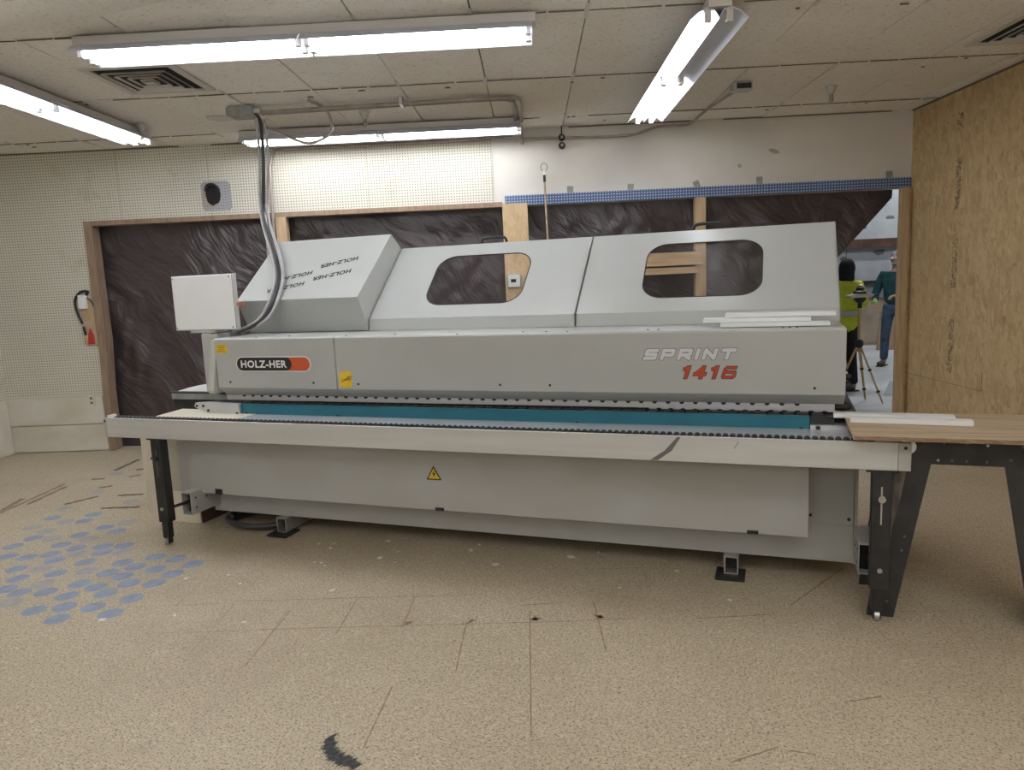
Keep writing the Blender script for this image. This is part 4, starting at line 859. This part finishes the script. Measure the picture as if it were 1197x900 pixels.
# ------------------------------------------------------------ people
def skin(name, nodes, edges, mt, parent, sub=2, rt=0):
    me = bpy.data.meshes.new(name); me.from_pydata([n[0] for n in nodes], edges, []); o = bpy.data.objects.new(name, me); COL.objects.link(o)
    o.modifiers.new('skin', 'SKIN')
    if not me.skin_vertices: bpy.context.view_layer.update()
    lay = me.skin_vertices[0].data
    for i, n in enumerate(nodes):
        rr = n[1]; lay[i].radius = (rr, rr) if isinstance(rr, (int, float)) else rr; lay[i].use_root = (i == rt)
    s = o.modifiers.new('sub', 'SUBSURF'); s.levels = sub; s.render_levels = sub
    bpy.context.view_layer.update()
    m2 = bpy.data.meshes.new_from_object(o.evaluated_get(bpy.context.evaluated_depsgraph_get())); bpy.data.objects.remove(o)
    m2.name = name; m2.materials.clear(); m2.materials.append(M[mt]); m2.polygons.foreach_set('use_smooth', [True]*len(m2.polygons))
    ob = bpy.data.objects.new(name, m2); COL.objects.link(ob); ob.parent = parent; return ob
def person(name, loc, rz, label, h, J, mats, extra):
    """J: joint positions for a 1.75 m figure facing -y"""
    r = root(name, loc, label, 'person', rz); k = h/1.75; V = lambda p: tuple(c*k for c in p)
    nodes = []; edges = []
    def nd(p, rad): nodes.append((V(p), (rad[0]*k, rad[1]*k) if isinstance(rad, tuple) else rad*k)); return len(nodes)-1
    pel = nd((0,0,.96), (.155,.12)); bel = nd((0,0,1.10), (.145,.115)); che = nd((0,.0,1.30), (.165,.12)); nk0 = nd((0,.005,1.44), (.085,.07)); nk = nd((0,-.005,1.52), .052)
    edges += [(pel,bel),(bel,che),(che,nk0),(nk0,nk)]
    hd = nd((0,-.015,1.60), (.068,.085)); hd2 = nd((0,-.01,1.68), (.075,.092)); top = nd((0,0,1.735), (.045,.055)); edges += [(nk,hd),(hd,hd2),(hd2,top)]
    limbs = {}
    for s, side in ((-1,'l'),(1,'r')):
        hip = nd((.09*s,0,.90), .088); kn = nd(J['knee_'+side], .056); cf = nd(tuple(a*.72+b*.28 for a, b in zip(J['knee_'+side], J['ankle_'+side])), .056); an = nd(J['ankle_'+side], .040)
        heel = nd((J['ankle_'+side][0], J['ankle_'+side][1]-.02, .05), .040); toe = nd((J['ankle_'+side][0]+.02*s, J['ankle_'+side][1]-.16, .032), (.038,.028)); edges += [(pel,hip),(hip,kn),(kn,cf),(cf,an),(an,heel),(heel,toe)]
        sh = nd((.175*s,0,1.42), .058); el = nd(J['elbow_'+side], .040); fm = nd(tuple(a*.65+b*.35 for a, b in zip(J['elbow_'+side], J['wrist_'+side])), .038); wr = nd(J['wrist_'+side], .026)
        edges += [(che,sh),(sh,el),(el,fm),(fm,wr)]; wv = Vector(J['wrist_'+side]); fd = (wv-Vector(J['elbow_'+side])).normalized()
        pm = nd(tuple(wv+fd*.07), (.036,.018)); edges.append((wr,pm)); sd = fd.cross(Vector((0,0,1))).normalized() if abs(fd.z) < .9 else Vector((1,0,0)); curl = Vector((0,0,-1)) if abs(fd.z) < .9 else Vector((0,-1,0))
        for q in range(4):
            o_ = (q-1.5)*.019; L_ = (.068,.078,.072,.056)[q]; a = wv+fd*.085+sd*o_; b_ = a+fd*L_*.5+curl*.006; c_ = b_+fd*L_*.33+curl*.022; d_ = c_+fd*L_*.12+curl*.022
            ia = nd(tuple(a), .0095); ib = nd(tuple(b_), .009); ic = nd(tuple(c_), .008); id_ = nd(tuple(d_), .007); edges += [(pm,ia),(ia,ib),(ib,ic),(ic,id_)]
        a = wv+fd*.03-sd*.032*s; b_ = a+fd*.03-sd*.018*s+curl*.01; c_ = b_+fd*.03+curl*.016; ia = nd(tuple(a), .011); ib = nd(tuple(b_), .0105); ic = nd(tuple(c_), .009); edges += [(wr,ia),(ia,ib),(ib,ic)]
        limbs[side] = (sh, el, wr)
    body = skin('body', nodes, edges, 'skin', r)
    # face: nose, eyes, mouth, ears
    mb = MB(); mb.ell(V((0,-.108,1.625)), (.014*k,.022*k,.024*k), 10, 6); mb.obj('nose', 'skin', body, smooth=True)
    for s in (-1,1): MB().ell(V((.03*s,-.093,1.655)), (.013*k,.008*k,.008*k), 10, 6).obj('eye', 'white', body); MB().ell(V((.080*s,0,1.64)), (.010*k,.02*k,.032*k), 10, 6).obj('ear', 'skin', body, smooth=True)
    MB().ell(V((0,-.094,1.585)), (.026*k,.008*k,.007*k), 10, 6).obj('mouth', 'red', body)
    # trousers and shoes
    tn = [(V((0,0,1.02)), (.158*k,.125*k)), (V((0,0,.94)), (.162*k,.125*k))]; te = [(0,1)]
    for s, side in ((-1,'l'),(1,'r')):
        b_ = len(tn); kn = J['knee_'+side]; an = J['ankle_'+side]
        tn += [(V((.095*s,0,.86)), .098*k), (V(kn), .072*k), (V(tuple(x*.45+y*.55 for x, y in zip(kn, an))), .066*k), (V((an[0],an[1],.075)), .062*k)]; te += [(1,b_),(b_,b_+1),(b_+1,b_+2),(b_+2,b_+3)]
    skin('trousers', tn, te, mats[1], r)
    for s, side in ((-1,'l'),(1,'r')):
        a = J['ankle_'+side]; skin('shoe', [(V((a[0],a[1]+.015,.045)), .050*k), (V((a[0]+.008*s,a[1]-.07,.042)), (.048*k,.040*k)), (V((a[0]+.02*s,a[1]-.18,.036)), (.045*k,.034*k))], [(0,1),(1,2)], mats[2], r)
        MB().box(a[0]*k-.048*k,a[0]*k+.052*k,(a[1]-.215)*k,(a[1]+.06)*k,.0,.014).obj('sole', 'black', r, bevel=.004)
    # jacket or shirt with sleeves
    jn = [(V((0,0,.76 if mats[3] else .91)), ((.215 if mats[3] else .178)*k,.16*k)), (V((0,0,1.10)), ((.205 if mats[3] else .172)*k,.155*k)), (V((0,0,1.30)), ((.205 if mats[3] else .188)*k,.15*k)), (V((0,.005,1.435)), (.115*k,.09*k)), (V((0,.0,1.48)), (.075*k,.07*k))]; je = [(0,1),(1,2),(2,3),(3,4)]
    for s, side in ((-1,'l'),(1,'r')):
        b_ = len(jn); e = J['elbow_'+side]; w_ = J['wrist_'+side]; mid = tuple((x+y)/2 for x, y in zip((.19*s,0,1.41), e))
        jn += [(V((.19*s,0,1.405)), .078*k), (V(mid), .068*k), (V(e), .060*k), (V(tuple(x*.12+y*.88 for x, y in zip(e, w_))), .047*k)]; je += [(2,b_),(b_,b_+1),(b_+1,b_+2),(b_+2,b_+3)]
    top_ = skin('jacket' if mats[3] else 'shirt', jn, je, mats[0], r)
    extra(r, k, V, J, top_, body); return r
def ex1(r, k, V, J, top_, body):
    mb = MB(); mb.lathe(V((0,0,1.02)), [(.216*k,0),(.218*k,.03*k),(.216*k,.06*k),(.200*k,.06*k),(.200*k,0)], 28)
    for i, p in enumerate(mb.v): p.y *= .80
    mb.obj('reflective_band', 'reflect', top_, smooth=True)
    skin('hood', [(V((0,.01,1.44)), (.125*k,.10*k)), (V((0,.0,1.52)), (.095*k,.095*k)), (V((0,.0,1.62)), (.108*k,.112*k)), (V((0,.005,1.70)), (.104*k,.108*k)), (V((0,.01,1.765)), (.052*k,.058*k))], [(0,1),(1,2),(2,3),(3,4)], 'navy', r)
    for side in 'lr':
        a = Vector(J['wrist_'+side]); b_ = Vector(J['elbow_'+side]); d = (a-b_).normalized(); MB().cyl((a-d*.03)*k, (a+d*.045)*k, .038*k, 14, .034*k).obj('glove_cuff', 'redglove', r, smooth=True)
def ex2(r, k, V, J, top_, body):
    mb = MB(); mb.ell(V((0,.015,1.695)), (.086*k,.098*k,.068*k), 18, 10); mb.obj('hair', 'hair', r, smooth=True)
    MB().ell(V((0,-.075,1.575)), (.05*k,.03*k,.035*k), 14, 8).obj('beard', 'hair', r, smooth=True)
    for s in (-1,1): MB().ell(V((.032*s,-.103,1.655)), (.027*k,.008*k,.018*k), 12, 6).obj('safety_glasses', 'lens', r)
    for side in 'lr':
        a = Vector(J['wrist_'+side]); b_ = Vector(J['elbow_'+side]); d = (a-b_).normalized()
        if side == 'l': MB().ell((a+d*.06)*k, (.045*k,.045*k,.04*k), 12, 8).obj('green_glove', 'glove', r, smooth=True)
person('person', (3.705,8.74,0), PI+.25, 'person in yellow high-visibility jacket and dark hood, back turned, behind the tripod', 1.56,
    dict(knee_l=(-.11,-.02,.50), knee_r=(.13,.0,.50), ankle_l=(-.12,.03,.08), ankle_r=(.17,.03,.08), elbow_l=(-.31,-.03,1.15), elbow_r=(.28,-.06,1.15), wrist_l=(-.22,-.24,1.06), wrist_r=(.20,-.27,1.08)),
    ('hivis','blackcloth','blackcloth',True), ex1)
person('person', (5.29,10.81,0), -.75, 'person in dark teal shirt, blue jeans and safety glasses, standing at the doorway jamb', 1.66,
    dict(knee_l=(-.12,-.03,.50), knee_r=(.12,-.02,.50), ankle_l=(-.15,.02,.08), ankle_r=(.14,.02,.08), elbow_l=(-.27,-.05,1.12), elbow_r=(.27,-.05,1.12), wrist_l=(-.20,-.28,1.02), wrist_r=(.12,-.30,1.10)),
    ('tealcloth','denim','shoe',False), ex2)

# ------------------------------------------------------------ world, camera, colour
w = bpy.data.worlds.new('world'); S.world = w; w.use_nodes = True; w.node_tree.nodes['Background'].inputs[0].default_value = (.5,.5,.5,1); w.node_tree.nodes['Background'].inputs[1].default_value = .02
f, pi_, ro, yw = 852.8, .141777, -.04323, -.030923
fw = Vector((math.sin(yw)*math.cos(pi_), math.cos(yw)*math.cos(pi_), -math.sin(pi_))); rr = Vector((math.cos(yw), -math.sin(yw), 0)); uu = rr.cross(fw)
c, s = math.cos(ro), math.sin(ro); rr, uu = rr*c+uu*s, uu*c-rr*s
cam = bpy.data.cameras.new('camera'); cam.sensor_width = 36; cam.lens = f*36/1197; cam.clip_start = .05
co = bpy.data.objects.new('camera', cam); COL.objects.link(co)
mt = Matrix((rr, uu, -fw)).transposed().to_4x4(); mt.translation = Vector((0,0,1.48)); co.matrix_world = mt
S.camera = co
S.view_settings.view_transform = 'Standard'; S.view_settings.look = 'None'; S.view_settings.gamma = 1; S.view_settings.use_curve_mapping = False
S.view_settings.exposure = .24
S.cycles.max_bounces = 8; S.cycles.diffuse_bounces = 5; S.cycles.transparent_max_bounces = 12; S.cycles.sample_clamp_indirect = 8
S.cycles.use_denoising = True
